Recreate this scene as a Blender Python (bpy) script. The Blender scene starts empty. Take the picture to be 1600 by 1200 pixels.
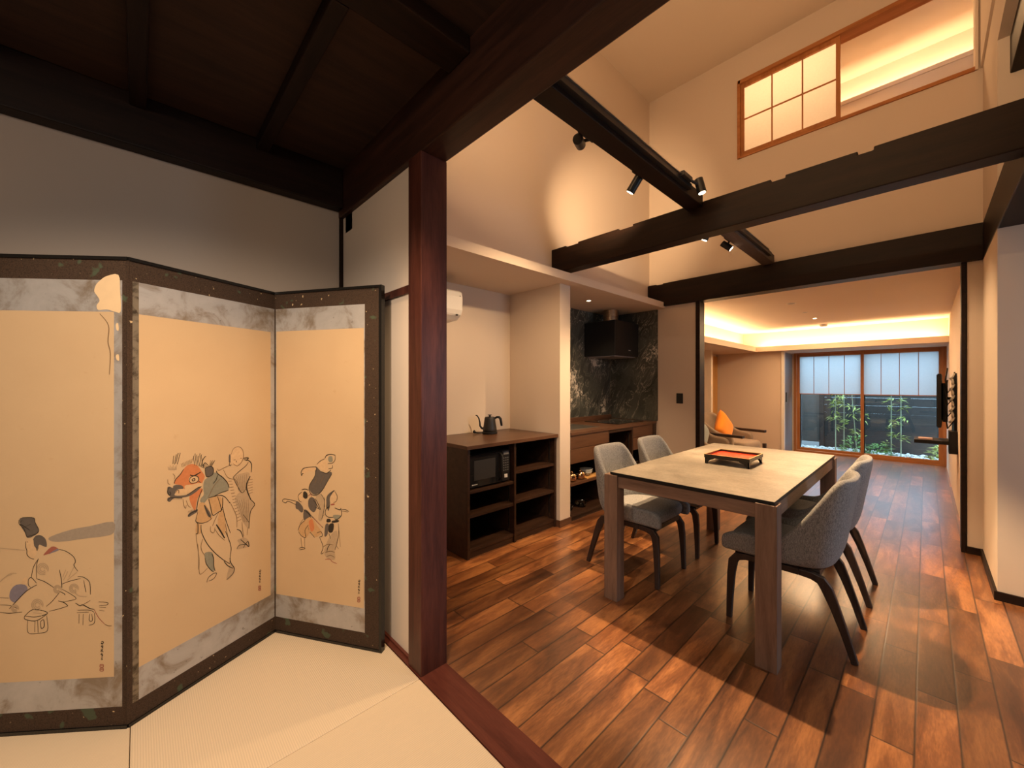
import bpy, bmesh, math, random
from mathutils import Vector, Matrix, noise as mnoise
random.seed(7)
PI = math.pi
S = bpy.context.scene
COL = S.collection
# ------------------------------------------------------------------ camera
CZ, F = 1.25, 615.0
YAW = math.radians(46.45)
cam_d = bpy.data.cameras.new('camera')
cam_d.sensor_fit = 'HORIZONTAL'; cam_d.sensor_width = 36.0
cam_d.lens = 36.0 * F / 1600.0
cam_d.clip_start = 0.02; cam_d.clip_end = 200
cam = bpy.data.objects.new('camera', cam_d); COL.objects.link(cam)
cam.location = (0, 0, CZ); cam.rotation_euler = (PI/2, 0, YAW)
S.camera = cam
# ------------------------------------------------------------------ view, world
S.view_settings.view_transform = 'Standard'
S.view_settings.look = 'None'
S.view_settings.exposure = 0.7
S.view_settings.gamma = 1.0
S.view_settings.use_curve_mapping = False
S.cycles.max_bounces = 10; S.cycles.diffuse_bounces = 6; S.cycles.glossy_bounces = 4
S.cycles.transparent_max_bounces = 12; S.cycles.caustics_reflective = False; S.cycles.caustics_refractive = False
S.cycles.sample_clamp_indirect = 4.0
W = bpy.data.worlds.new('world'); S.world = W; W.use_nodes = True
W.node_tree.nodes['Background'].inputs[0].default_value = (0.55, 0.78, 1.0, 1)
W.node_tree.nodes['Background'].inputs[1].default_value = 6.0

WARM = (1.0, 0.60, 0.28)
WARM2 = (1.0, 0.66, 0.36)
TATAMI = (1.0, 0.79, 0.60)
DAY = (0.62, 0.80, 1.0)
def light(kind, name, loc, energy, color=WARM, target=None, size=.1, size_y=None, angle=90, blend=.6, parent=None):
    l = bpy.data.lights.new(name, kind); l.energy = energy; l.color = color
    if kind == 'AREA':
        l.shape = 'RECTANGLE'; l.size = size; l.size_y = size_y or size
    else:
        l.shadow_soft_size = size
    if kind == 'SPOT':
        l.spot_size = math.radians(angle); l.spot_blend = blend
    o = bpy.data.objects.new(name, l); COL.objects.link(o); o.location = loc
    if target is not None:
        d = Vector(target) - Vector(loc)
        o.rotation_euler = d.to_track_quat('-Z', 'Y').to_euler() if abs(d.normalized().z) < .995 else ((0, 0, 0) if d.z < 0 else (PI, 0, 0))
    return o
# recessed ceiling spots of the tatami room (behind and above the camera)
light('SPOT', 'tatami_spot_light', (-0.55, -0.55, 2.40), 88, TATAMI, (-1.95, 0.25, 0.25), .05, angle=88, blend=.55)
light('SPOT', 'tatami_spot_light', (-1.10, 0.60, 2.42), 66, WARM2, (-1.70, 0.20, 0.05), .05, angle=84, blend=.8)
# unseen soft fill added above the opening beam to brighten the high ceiling
light('AREA', 'added_ceiling_fill', (-0.6, 1.08, 2.62), 36, WARM2, (-0.6, 1.75, 4.6), 1.6, .06)
# soft lamp added in the side passage, bluish fill for the chair backs
light('AREA', 'added_passage_daylight', (2.15, 3.0, 1.2), 22, DAY, (-.6, 2.0, .6), 1.0, 1.4)
# lamp added over the narrow garden to strengthen its bluish daylight
light('AREA', 'added_garden_daylight', (-.7, 9.65, 2.35), 30, DAY, (-.7, 9.45, 0), 2.2, .7)
light('AREA', 'added_tatami_daylight', (1.6, -.4, 1.2), 3, DAY, (-1.0, 1.6, .9), 1.2, 1.4)  # cool fill lamp added out of view on the tatami room side
light('AREA', 'tatami_room_light', (0.2, -1.1, 2.3), 17, TATAMI, (-0.9, 0.3, 0.0), .8, .8)
# ------------------------------------------------------------------ helpers
def ray(px, py):
    a = (px - 800.0)/F; b = (600.0 - py)/F
    fx, fy = -math.sin(YAW), math.cos(YAW)
    return Vector((fx + math.cos(YAW)*a, fy + math.sin(YAW)*a, b))
def at(px, py, X=None, Y=None, Z=None):
    d = ray(px, py)
    if X is not None: t = X/d.x
    elif Y is not None: t = Y/d.y
    else: t = (Z - CZ)/d.z
    return Vector((0, 0, CZ)) + d*t
def srgb(r, g, b):
    f = lambda c: (c/255/12.92) if c/255 <= .04045 else ((c/255+.055)/1.055)**2.4
    return (f(r), f(g), f(b), 1)
def lin(*c): return (c[0], c[1], c[2], 1)
class N:
    def __init__(s, name):
        s.m = bpy.data.materials.new(name); s.m.use_nodes = True
        s.t = s.m.node_tree; s.t.nodes.clear()
        s.out = s.t.nodes.new('ShaderNodeOutputMaterial')
        s.tc = None
    def n(s, ty, **kw):
        x = s.t.nodes.new(ty)
        for k, v in kw.items(): setattr(x, k, v)
        return x
    def l(s, a, b): s.t.links.new(a, b)
    def obj(s, scale=(1,1,1), rot=(0,0,0), loc=(0,0,0)):
        if s.tc is None: s.tc = s.n('ShaderNodeTexCoord')
        mp = s.n('ShaderNodeMapping'); s.l(s.tc.outputs['Object'], mp.inputs[0])
        mp.inputs['Scale'].default_value = scale; mp.inputs['Rotation'].default_value = rot; mp.inputs['Location'].default_value = loc
        return mp.outputs[0]
    def math(s, op, a, b=None, c=None, clamp=False):
        x = s.n('ShaderNodeMath', operation=op); x.use_clamp = clamp
        for i, v in enumerate((a, b, c)):
            if v is None: continue
            if isinstance(v, (int, float)): x.inputs[i].default_value = v
            else: s.l(v, x.inputs[i])
        return x.outputs[0]
    def noise(s, vec, scale=5, detail=4, rough=.5, dist=0):
        x = s.n('ShaderNodeTexNoise'); s.l(vec, x.inputs['Vector'])
        x.inputs['Scale'].default_value = scale; x.inputs['Detail'].default_value = detail
        x.inputs['Roughness'].default_value = rough; x.inputs['Distortion'].default_value = dist
        return x.outputs[0]
    def ramp(s, f, stops, interp='LINEAR'):
        r = s.n('ShaderNodeValToRGB'); s.l(f, r.inputs[0]); e = r.color_ramp.elements
        r.color_ramp.interpolation = interp
        while len(e) < len(stops): e.new(.5)
        for i, (p, c) in enumerate(stops): e[i].position = p; e[i].color = c
        return r.outputs[0]
    def mix(s, f, a, b, blend='MIX'):
        x = s.n('ShaderNodeMix', data_type='RGBA', blend_type=blend)
        for i, v in ((0, f), (6, a), (7, b)):
            if isinstance(v, (int, float)): x.inputs[i].default_value = v
            elif isinstance(v, tuple): x.inputs[i].default_value = v
            else: s.l(v, x.inputs[i])
        return x.outputs[2]
    def bsdf(s, color, rough=.5, metal=0.0, spec=.5, bump=None, bstr=.2, bdist=.002, coat=0, trans=0, ior=1.45, sheen=0, emit=None, estr=0):
        p = s.n('ShaderNodeBsdfPrincipled')
        if isinstance(color, tuple): p.inputs['Base Color'].default_value = color
        else: s.l(color, p.inputs['Base Color'])
        if isinstance(rough, (int, float)): p.inputs['Roughness'].default_value = rough
        else: s.l(rough, p.inputs['Roughness'])
        p.inputs['Metallic'].default_value = metal
        p.inputs['Specular IOR Level'].default_value = spec
        p.inputs['Coat Weight'].default_value = coat; p.inputs['Coat Roughness'].default_value = .285
        p.inputs['Transmission Weight'].default_value = trans; p.inputs['IOR'].default_value = ior
        p.inputs['Sheen Weight'].default_value = sheen
        if emit: p.inputs['Emission Color'].default_value = emit; p.inputs['Emission Strength'].default_value = estr
        if bump is not None:
            b = s.n('ShaderNodeBump'); b.inputs['Strength'].default_value = bstr; b.inputs['Distance'].default_value = bdist
            s.l(bump, b.inputs['Height']); s.l(b.outputs[0], p.inputs['Normal'])
        s.l(p.outputs[0], s.out.inputs[0]); return s.m
def simple(name, c, rough=.5, metal=0.0, spec=.5, var=.12, scale=30, bstr=.05, **kw):
    m = N(name); v = m.obj(); f = m.noise(v, scale, 3)
    c2 = tuple(max(0, x*(1-var)) for x in c[:3]) + (1,)
    return m.bsdf(m.mix(f, c, c2), rough, metal, spec, bump=f, bstr=bstr, bdist=.001, **kw)
def plaster(name, c, scale=220):
    m = N(name); v = m.obj(); f = m.noise(v, scale, 3, .6); g = m.noise(v, 1.3, 2)
    c2 = tuple(x*.93 for x in c[:3]) + (1,)
    return m.bsdf(m.mix(g, c, c2), .92, 0, .15, bump=f, bstr=.12, bdist=.0008)
def wood(name, dark, lite, axis='X', rough=.45, scale=1.0, spec=.4, bstr=.12, lo=.35, hi=.68):
    m = N(name); st = {'X': (.09, 1, 1), 'Y': (1, .09, 1), 'Z': (1, 1, .09)}[axis]
    v = m.obj(tuple(x*scale for x in st))
    a = m.noise(v, 22, 6, .62, .6); b = m.noise(m.obj(tuple(x*scale*5 for x in st)), 40, 3, .6)
    h = m.math('ADD', m.math('MULTIPLY', a, .75), m.math('MULTIPLY', b, .25))
    return m.bsdf(m.ramp(h, [(lo, dark), (hi, lite)]), rough, 0, spec, bump=h, bstr=bstr, bdist=.002)

M = {}
M['plaster'] = plaster('cream_plaster', lin(.60, .50, .41))
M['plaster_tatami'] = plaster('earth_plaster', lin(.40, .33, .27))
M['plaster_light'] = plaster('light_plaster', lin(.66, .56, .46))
M['plaster_ceiling'] = plaster('ceiling_plaster', lin(.60, .50, .40))
M['dark_wood'] = wood('dark_stained_timber', lin(.006, .0028, .0017), lin(.019, .0083, .0048), 'X', .5, spec=.22)
M['dark_wood_y'] = wood('dark_stained_timber_y', lin(.006, .0028, .0017), lin(.019, .0083, .0048), 'Y', .5, spec=.22)
M['opening_beam'] = wood('reddish_dark_timber', lin(.014, .005, .003), lin(.055, .020, .011), 'X', .5)
M['post_wood'] = wood('red_brown_timber', lin(.035, .009, .006), lin(.10, .030, .019), 'Z', .4, spec=.3)
M['sill_wood'] = wood('red_brown_timber_x', lin(.055, .013, .009), lin(.13, .036, .023), 'X', .38)
M['ceiling_board'] = wood('dark_ceiling_boards', lin(.018, .008, .005), lin(.042, .018, .010), 'Y', .7)
M['cab_wood'] = wood('espresso_wood', lin(.018, .0085, .005), lin(.050, .024, .014), 'Y', .38)
M['counter_wood'] = wood('brown_worktop_wood', lin(.07, .033, .018), lin(.13, .062, .034), 'Y', .32)
M['kitchen_wood'] = wood('brown_cabinet_wood', lin(.075, .034, .017), lin(.125, .058, .030), 'Y', .42)
M['table_wood'] = wood('grey_walnut_wood', lin(.125, .074, .052), lin(.255, .158, .112), 'Z', .5)
M['table_wood_x'] = wood('grey_walnut_wood_x', lin(.125, .074, .052), lin(.255, .158, .112), 'X', .5)
M['table_wood_y'] = wood('grey_walnut_wood_y', lin(.125, .074, .052), lin(.255, .158, .112), 'Y', .5)
M['chair_wood'] = wood('dark_chair_wood', lin(.020, .012, .010), lin(.055, .034, .028), 'Z', .4)
M['orange_wood'] = wood('orange_cedar', lin(.30, .105, .030), lin(.46, .19, .065), 'Z', .5)
M['orange_wood_x'] = wood('orange_cedar_x', lin(.30, .105, .030), lin(.46, .19, .065), 'X', .5)
M['pale_wood'] = wood('pale_raw_wood', lin(.42, .22, .07), lin(.62, .36, .13), 'Z', .6)
M['gold_wood'] = wood('lit_timber', lin(.20, .12, .06), lin(.42, .27, .14), 'Y', .6)
M['black_metal'] = simple('black_metal', lin(.012, .012, .013), .38, .2)
M['black_plastic'] = simple('black_plastic', lin(.012, .011, .011), .5, spec=.3)
M['dark_glass'] = simple('dark_glass', lin(.010, .010, .011), .06, var=0, bstr=0)
M['white_plastic'] = simple('white_plastic', lin(.72, .70, .66), .4, var=.04)
M['grey_plastic'] = simple('grey_plastic', lin(.30, .30, .31), .45)
M['steel'] = simple('brushed_steel', lin(.55, .54, .52), .28, 1.0)
M['brass'] = simple('polished_copper', lin(.70, .40, .20), .16, 1.0, var=.05, bstr=.02)
M['lacquer_black'] = simple('black_lacquer', lin(.010, .009, .008), .22, var=.05, bstr=.02)
M['lacquer_red'] = simple('red_lacquer', lin(.50, .035, .012), .25, var=.15, scale=8, bstr=.02)
M['ceramic_blue'] = simple('glazed_ceramic', lin(.55, .56, .55), .2, var=.5, scale=60)
M['switch'] = simple('black_switch_plate', lin(.012, .012, .012), .5)
M['marker'] = simple('button_print', lin(.6, .6, .58), .5, var=0)
def fabric(name, a, b, scale=420, rough=.95):
    m = N(name); v = m.obj(); n1 = m.noise(v, scale, 2, .7); n2 = m.noise(m.obj((1, 1, .3)), scale*.6, 2, .7); n3 = m.noise(v, 9, 3)
    f = m.math('ADD', m.math('MULTIPLY', n1, .6), m.math('MULTIPLY', n2, .4))
    c = m.ramp(f, [(.40, a), (.60, b)])
    c = m.mix(m.math('MULTIPLY', n3, .25), c, tuple(x*.7 for x in a[:3])+(1,))
    return m.bsdf(c, rough, 0, .15, bump=f, bstr=.5, bdist=.0015, sheen=.2)
M['fabric'] = fabric('grey_heather_fabric', lin(.105, .105, .108), lin(.36, .355, .35))
M['beige_fabric'] = fabric('taupe_fabric', lin(.24, .18, .135), lin(.36, .28, .21))
M['orange_fabric'] = fabric('orange_fabric', lin(.78, .23, .02), lin(.90, .32, .04))
M['bluegrey_fabric'] = fabric('blue_grey_fabric', lin(.20, .23, .23), lin(.34, .38, .38))
def m_floor():
    m = N('walnut_floor_planks'); tc = m.n('ShaderNodeTexCoord'); sp = m.n('ShaderNodeSeparateXYZ'); m.l(tc.outputs['Object'], sp.inputs[0])
    x = m.math('DIVIDE', m.math('ADD', sp.outputs[0], 5.0), .1105); col = m.math('FLOOR', x); fx = m.math('FRACT', x)
    wn = m.n('ShaderNodeTexWhiteNoise', noise_dimensions='1D'); m.l(col, wn.inputs['W'])
    y = m.math('ADD', m.math('DIVIDE', m.math('ADD', sp.outputs[1], 5.0), .72), m.math('MULTIPLY', wn.outputs[0], 9.0))
    seg = m.math('FLOOR', y); fy = m.math('FRACT', y)
    cv = m.n('ShaderNodeCombineXYZ'); m.l(col, cv.inputs[0]); m.l(seg, cv.inputs[1])
    w2 = m.n('ShaderNodeTexWhiteNoise', noise_dimensions='3D'); m.l(cv.outputs[0], w2.inputs['Vector']); rnd = w2.outputs['Value']
    # grain with a shift per plank
    gv = m.n('ShaderNodeCombineXYZ')
    m.l(m.math('ADD', sp.outputs[0], m.math('MULTIPLY', rnd, 7.0)), gv.inputs[0])
    m.l(m.math('MULTIPLY', sp.outputs[1], .16), gv.inputs[1]); m.l(m.math('MULTIPLY', rnd, 13.0), gv.inputs[2])
    g1 = m.noise(gv.outputs[0], 11, 5, .55, 1.4); g2 = m.noise(gv.outputs[0], 150, 3, .6, .3); g3 = m.noise(gv.outputs[0], 6, 3, .5, .7)
    h = m.math('ADD', m.math('ADD', m.math('MULTIPLY', g1, .45), m.math('MULTIPLY', g2, .20)), m.math('MULTIPLY', g3, .35))
    c = m.ramp(h, [(.37, lin(.075, .025, .009)), (.49, lin(.19, .068, .023)), (.61, lin(.40, .165, .055))])
    k = m.math('ADD', m.math('MULTIPLY', rnd, .80), .52)
    kv = m.n('ShaderNodeCombineColor'); [m.l(k, kv.inputs[i]) for i in range(3)]
    c = m.mix(1.0, c, kv.outputs[0], 'MULTIPLY')
    ex = m.math('MINIMUM', fx, m.math('SUBTRACT', 1.0, fx)); ey = m.math('MULTIPLY', m.math('MINIMUM', fy, m.math('SUBTRACT', 1.0, fy)), 6.5)
    e = m.math('MINIMUM', ex, ey); gro = m.math('MULTIPLY', e, 22.0, clamp=True)
    c = m.mix(m.math('SUBTRACT', 1.0, gro), c, lin(.012, .006, .004))
    r = .33
    hh = gro
    return m.bsdf(c, r, 0, .5, bump=hh, bstr=.3, bdist=.0018, coat=1.0)
M['floor'] = m_floor()
def m_tatami(name, axis, c):
    m = N(name); v = m.obj(); w = m.n('ShaderNodeTexWave', wave_type='BANDS', bands_direction=axis); m.l(v, w.inputs['Vector'])
    w.inputs['Scale'].default_value = 46; w.inputs['Distortion'].default_value = .6; w.inputs['Detail'].default_value = 1
    ax = {'X': (3, 300, 1), 'Y': (300, 3, 1)}[axis]
    f = m.noise(m.obj((ax[1]/100, ax[0]/100, 1) if axis == 'X' else (ax[0]/1, ax[1], 1)), 30, 3)
    c2 = tuple(x*.86 for x in c[:3])+(1,)
    cc = m.mix(w.outputs[0], c2, c); cc = m.mix(m.math('MULTIPLY', f, .25), cc, tuple(x*.8 for x in c[:3])+(1,))
    return m.bsdf(cc, .75, 0, .25, bump=w.outputs[0], bstr=.35, bdist=.0012)
M['tatami_a'] = m_tatami('straw_matting_one_way', 'Y', lin(.70, .57, .41))
M['tatami_b'] = m_tatami('straw_matting_other_way', 'X', lin(.68, .55, .39))
def m_marble():
    m = N('dark_veined_stone'); tc = m.n('ShaderNodeTexCoord'); geo = m.n('ShaderNodeNewGeometry'); v0 = geo.outputs['Position']
    dv = Vector((.42, .42, .80)).normalized()
    dt = m.n('ShaderNodeVectorMath', operation='DOT_PRODUCT'); m.l(v0, dt.inputs[0]); dt.inputs[1].default_value = dv
    sc = m.n('ShaderNodeVectorMath', operation='SCALE'); sc.inputs[0].default_value = dv; m.l(m.math('MULTIPLY', dt.outputs['Value'], .86), sc.inputs['Scale'])
    sb = m.n('ShaderNodeVectorMath', operation='SUBTRACT'); m.l(v0, sb.inputs[0]); m.l(sc.outputs[0], sb.inputs[1]); v = sb.outputs[0]
    a = m.noise(v, 9.0, 8, .62, 1.2); b = m.noise(v0, 2.2, 4, .6, .8); c3 = m.noise(v0, 21, 8, .78, .8); pz = m.noise(v0, 2.9, 3)
    base = m.ramp(m.math('ADD', m.math('MULTIPLY', b, .6), m.math('MULTIPLY', a, .4)), [(.36, lin(.028, .030, .025)), (.62, lin(.095, .10, .085))])
    vein = m.ramp(m.math('ABSOLUTE', m.math('SUBTRACT', a, .5)), [(.0, lin(1, 1, 1)), (.020, lin(0, 0, 0))]); vein = m.mix(1.0, vein, m.ramp(pz, [(.42, lin(.15,.15,.15)), (.55, lin(1,1,1))]), 'MULTIPLY')
    patch = m.ramp(m.math('MULTIPLY', c3, pz), [(.345, lin(0, 0, 0)), (.362, lin(1, 1, 1))])
    c = m.mix(vein, base, lin(.42, .38, .31)); c = m.mix(patch, c, lin(.66, .60, .50))
    return m.bsdf(c, .30, 0, .5)
M['marble'] = m_marble()
def m_glass():
    m = N('window_glass'); t = m.n('ShaderNodeBsdfTransparent'); t.inputs[0].default_value = (.86, .93, .95, 1)
    g = m.n('ShaderNodeBsdfGlossy'); g.inputs[0].default_value = (.9, .95, 1, 1); g.inputs['Roughness'].default_value = .02
    lw = m.n('ShaderNodeLayerWeight'); lw.inputs[0].default_value = .5
    fac = m.math('ADD', m.math('MULTIPLY', m.math('POWER', lw.outputs['Facing'], 4.0), .6), .045)
    mx = m.n('ShaderNodeMixShader'); m.l(fac, mx.inputs[0]); m.l(t.outputs[0], mx.inputs[1]); m.l(g.outputs[0], mx.inputs[2])
    m.l(mx.outputs[0], m.out.inputs[0]); return m.m
M['glass'] = m_glass()
def m_paper():
    m = N('shoji_paper'); v = m.obj(); f = m.noise(v, 60, 4, .6)
    c = m.mix(f, lin(.86, .84, .80), lin(.76, .74, .70))
    d = m.n('ShaderNodeBsdfDiffuse'); t = m.n('ShaderNodeBsdfTranslucent'); m.l(c, d.inputs[0]); m.l(c, t.inputs[0])
    mx = m.n('ShaderNodeMixShader'); mx.inputs[0].default_value = .6; m.l(d.outputs[0], mx.inputs[1]); m.l(t.outputs[0], mx.inputs[2])
    m.l(mx.outputs[0], m.out.inputs[0]); return m.m
M['paper'] = m_paper()
def m_blind():
    m = N('white_blind_paper'); f = m.noise(m.obj(), 60, 4, .6); c = m.mix(f, lin(.42, .42, .42), lin(.37, .37, .375))
    d = m.n('ShaderNodeBsdfDiffuse'); t = m.n('ShaderNodeBsdfTranslucent'); m.l(c, d.inputs[0]); m.l(c, t.inputs[0])
    mx = m.n('ShaderNodeMixShader'); mx.inputs[0].default_value = .45; m.l(d.outputs[0], mx.inputs[1]); m.l(t.outputs[0], mx.inputs[2])
    m.l(mx.outputs[0], m.out.inputs[0]); return m.m
M['blind_paper'] = m_blind()
def m_emit(name, c, s):
    m = N(name); e = m.n('ShaderNodeEmission'); e.inputs[0].default_value = c; e.inputs[1].default_value = s
    m.l(e.outputs[0], m.out.inputs[0]); return m.m
M['lamp'] = m_emit('lamp_lens', lin(1, .80, .52), 14)
M['led'] = m_emit('led_strip', lin(1, .62, .26), 9)
def m_silver(name, base, tarn, sc=7):
    m = N(name); v = m.obj(); a = m.noise(v, sc, 6, .65, .5); b = m.noise(v, 40, 4, .7)
    c = m.ramp(a, [(.36, tarn), (.52, base), (.72, tuple(min(1, x*1.15) for x in base[:3])+(1,))])
    sp = m.ramp(b, [(.66, lin(0, 0, 0)), (.72, lin(1, 1, 1))]); c = m.mix(m.math('MULTIPLY', sp, .6), c, tuple(x*.25 for x in tarn[:3])+(1,))
    return m.bsdf(c, .5, .35, .4, bump=a, bstr=.15, bdist=.002)
M['silver'] = m_silver('tarnished_silver_leaf', lin(.42, .40, .38), lin(.24, .19, .14))
M['silver_dark'] = m_silver('worn_dark_silver_leaf', lin(.20, .16, .11), lin(.05, .035, .02), 25)
def m_oldpaper():
    m = N('aged_painting_paper'); v = m.obj(); a = m.noise(v, 2.5, 4, .55); b = m.noise(v, 260, 2)
    c = m.mix(a, lin(.60, .43, .25), lin(.50, .34, .19)); c = m.mix(m.math('MULTIPLY', b, .15), c, lin(.42, .29, .16))
    st = m.ramp(m.noise(v, 26, 3, .5), [(.70, lin(0,0,0)), (.76, lin(1,1,1))]); c = m.mix(m.math('MULTIPLY', st, .18), c, lin(.40, .24, .11))
    return m.bsdf(c, .85, 0, .2)
M['oldpaper'] = m_oldpaper()
def m_brocade():
    m = N('brown_brocade_border'); v = m.obj((1, 1, 1), (0, 0, 0)); w = m.n('ShaderNodeTexVoronoi'); w.inputs['Scale'].default_value = 260; m.l(v, w.inputs['Vector'])
    c = m.mix(w.outputs[0], lin(.075, .045, .028), lin(.028, .018, .012))
    g = m.ramp(m.noise(v, 17, 2, .4), [(.66, lin(0,0,0)), (.70, lin(1,1,1))]); c = m.mix(m.math('MULTIPLY', g, .8), c, lin(.065, .085, .050))
    g2 = m.ramp(m.noise(m.obj(loc=(3, 1, 2)), 55, 2, .4), [(.72, lin(0,0,0)), (.75, lin(1,1,1))]); c = m.mix(g2, c, lin(.50, .36, .20))
    return m.bsdf(c, .8, 0, .2, bump=w.outputs[0], bstr=.3, bdist=.0006)
M['brocade'] = m_brocade()
def ink(name, c): return simple(name, c, .9, 0, .1, var=.25, scale=90, bstr=0)
M['ink'] = ink('black_ink', lin(.045, .035, .025)); M['ink_soft'] = ink('thin_brown_ink', lin(.20, .125, .065))
M['ink_grey'] = ink('grey_ink_wash', lin(.13, .105, .085)); M['wash_pale'] = ink('pale_grey_wash', lin(.47, .335, .20))
M['ink_red'] = ink('orange_red_pigment', lin(.58, .21, .085)); M['ink_tan'] = ink('tan_pigment', lin(.56, .34, .16))
M['ink_blue'] = ink('blue_grey_pigment', lin(.27, .25, .18)); M['ink_violet'] = ink('violet_grey_pigment', lin(.22, .19, .22))
M['wash_grey'] = ink('grey_brown_wash', lin(.34, .27, .20)); M['ink_rose'] = ink('dark_rose_pigment', lin(.35, .12, .08)); M['ink_light'] = ink('pale_flesh_pigment', lin(.66, .44, .24))
M['cream_patch'] = simple('torn_cream_paper', lin(.72, .52, .30), .85)
M['gravel'] = simple('white_gravel', lin(.62, .62, .60), .9, var=.5, scale=70, bstr=.8)
M['fence'] = wood('dark_fence_boards', lin(.012, .010, .009), lin(.022, .019, .018), 'X', .7)
M['concrete'] = simple('grey_concrete', lin(.10, .095, .09), .85, scale=14, var=.3)
M['leaf'] = simple('fresh_green_leaf', lin(.36, .42, .08), .5, var=.5, scale=12)
M['leaf2'] = simple('mid_green_leaf', lin(.12, .28, .05), .5, var=.5, scale=12)
M['stem'] = simple('pale_stem', lin(.30, .34, .22), .6)
M['soil'] = simple('dark_soil', lin(.03, .025, .02), .95)
M['door_dark'] = simple('dark_blue_grey_door', lin(.17, .18, .19), .3, var=.1)
M['glassware'] = simple('clear_tinted_glass', lin(.85, .88, .88), .04, trans=1.0, var=0, bstr=0)

class MB:
    def __init__(s): s.b = bmesh.new()
    def box(s, x0, x1, y0, y1, z0, z1):
        vs = [s.b.verts.new((x, y, z)) for z in (z0, z1) for y in (y0, y1) for x in (x0, x1)]
        for f in ((0,2,3,1), (4,5,7,6), (0,1,5,4), (2,6,7,3), (0,4,6,2), (1,3,7,5)): s.b.faces.new([vs[i] for i in f])
        return s
    def obox(s, c, half, rz=0, rx=0, ry=0):
        m = Matrix.Translation(c) @ Matrix.Rotation(rz, 4, 'Z') @ Matrix.Rotation(ry, 4, 'Y') @ Matrix.Rotation(rx, 4, 'X')
        hx, hy, hz = half
        vs = [s.b.verts.new(m @ Vector((x, y, z))) for z in (-hz, hz) for y in (-hy, hy) for x in (-hx, hx)]
        for f in ((0,2,3,1), (4,5,7,6), (0,1,5,4), (2,6,7,3), (0,4,6,2), (1,3,7,5)): s.b.faces.new([vs[i] for i in f])
        return s
    def prism(s, pts, d):
        d = Vector(d); a = [s.b.verts.new(p) for p in pts]; b = [s.b.verts.new(Vector(p)+d) for p in pts]; n = len(pts)
        s.b.faces.new(a[::-1]); s.b.faces.new(b)
        for i in range(n): s.b.faces.new((a[i], a[(i+1) % n], b[(i+1) % n], b[i]))
        return s
    def poly(s, pts): s.b.faces.new([s.b.verts.new(p) for p in pts]); return s
    def loft(s, rings, cap=True, closed=True):
        R = [[s.b.verts.new(p) for p in r] for r in rings]; n = len(R[0])
        for i in range(len(R)-1):
            for j in range(n if closed else n-1):
                s.b.faces.new((R[i][j], R[i][(j+1) % n], R[i+1][(j+1) % n], R[i+1][j]))
        if cap and closed: s.b.faces.new(R[0][::-1]); s.b.faces.new(R[-1])
        return s
    def lathe(s, c, prof, n=24, cap=True):
        return s.loft([[(c[0]+r*math.cos(2*PI*k/n), c[1]+r*math.sin(2*PI*k/n), c[2]+z) for k in range(n)] for r, z in prof], cap)
    def tube(s, pts, r, n=8, flat=None):
        pts = [Vector(p) for p in pts]; rings = []; up = Vector((0, 0, 1)); last = None
        for i, p in enumerate(pts):
            t = (pts[min(i+1, len(pts)-1)] - pts[max(i-1, 0)]).normalized()
            if last is None:
                ref = up if abs(t.z) < .9 else Vector((1, 0, 0)); a = t.cross(ref).normalized()
            else: a = (last - t*last.dot(t)).normalized()
            last = a; b = t.cross(a).normalized(); rr = r[i] if isinstance(r, (list, tuple)) else r
            rings.append([p + a*rr*math.cos(2*PI*k/n) + b*rr*math.sin(2*PI*k/n)*(flat or 1) for k in range(n)])
        return s.loft(rings)
    def sweep(s, pts, wid, dep, side=(0, 1, 0)):
        # rectangular section; 'side' is the fixed width direction
        pts = [Vector(p) for p in pts]; sd = Vector(side); rings = []
        for i, p in enumerate(pts):
            t = (pts[min(i+1, len(pts)-1)] - pts[max(i-1, 0)]).normalized(); nrm = t.cross(sd).normalized()
            w = wid[i] if isinstance(wid, (list, tuple)) else wid; d = dep[i] if isinstance(dep, (list, tuple)) else dep
            rings.append([p + sd*w/2 + nrm*d/2, p - sd*w/2 + nrm*d/2, p - sd*w/2 - nrm*d/2, p + sd*w/2 - nrm*d/2])
        return s.loft(rings)
    def build(s, name, mat, parent=None, smooth=False, bevel=0, sub=0, local=False, keep=False, seg=2):
        bmesh.ops.recalc_face_normals(s.b, faces=s.b.faces)
        me = bpy.data.meshes.new(name); o = bpy.data.objects.new(name, me); COL.objects.link(o)
        if parent is not None:
            o.parent = parent; r = parent
            while r.parent: r = r.parent
            off = Vector((0, 0, 0)) if local else Vector(r.get('_org', (0, 0, 0)))
        elif keep or local: off = Vector((0, 0, 0))
        else:
            vs = [v.co for v in s.b.verts]
            off = Vector(((min(v.x for v in vs)+max(v.x for v in vs))/2, (min(v.y for v in vs)+max(v.y for v in vs))/2, min(v.z for v in vs)))
            o.location = off
            o['_org'] = tuple(off)
        for v in s.b.verts: v.co -= off
        s.b.to_mesh(me); s.b.free(); me.materials.append(mat)
        if smooth:
            for p in me.polygons: p.use_smooth = True
        if bevel:
            md = o.modifiers.new('bevel', 'BEVEL'); md.width = bevel; md.segments = seg; md.limit_method = 'ANGLE'
        if sub:
            md = o.modifiers.new('sub', 'SUBSURF'); md.levels = sub; md.render_levels = sub
        return o
def tag(o, label, cat=None, group=None, kind=None):
    if label: o['label'] = label
    if cat: o['category'] = cat
    if group: o['group'] = group
    if kind: o['kind'] = kind
    return o
def thing(name, loc, label, cat, group=None):
    o = bpy.data.objects.new(name, None); COL.objects.link(o); o.location = loc; o['_org'] = tuple(loc)
    o.empty_display_size = .1
    return tag(o, label, cat, group)
def struct(o, label=None):
    o['kind'] = 'structure'
    if label: o['label'] = label
    return o
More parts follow.
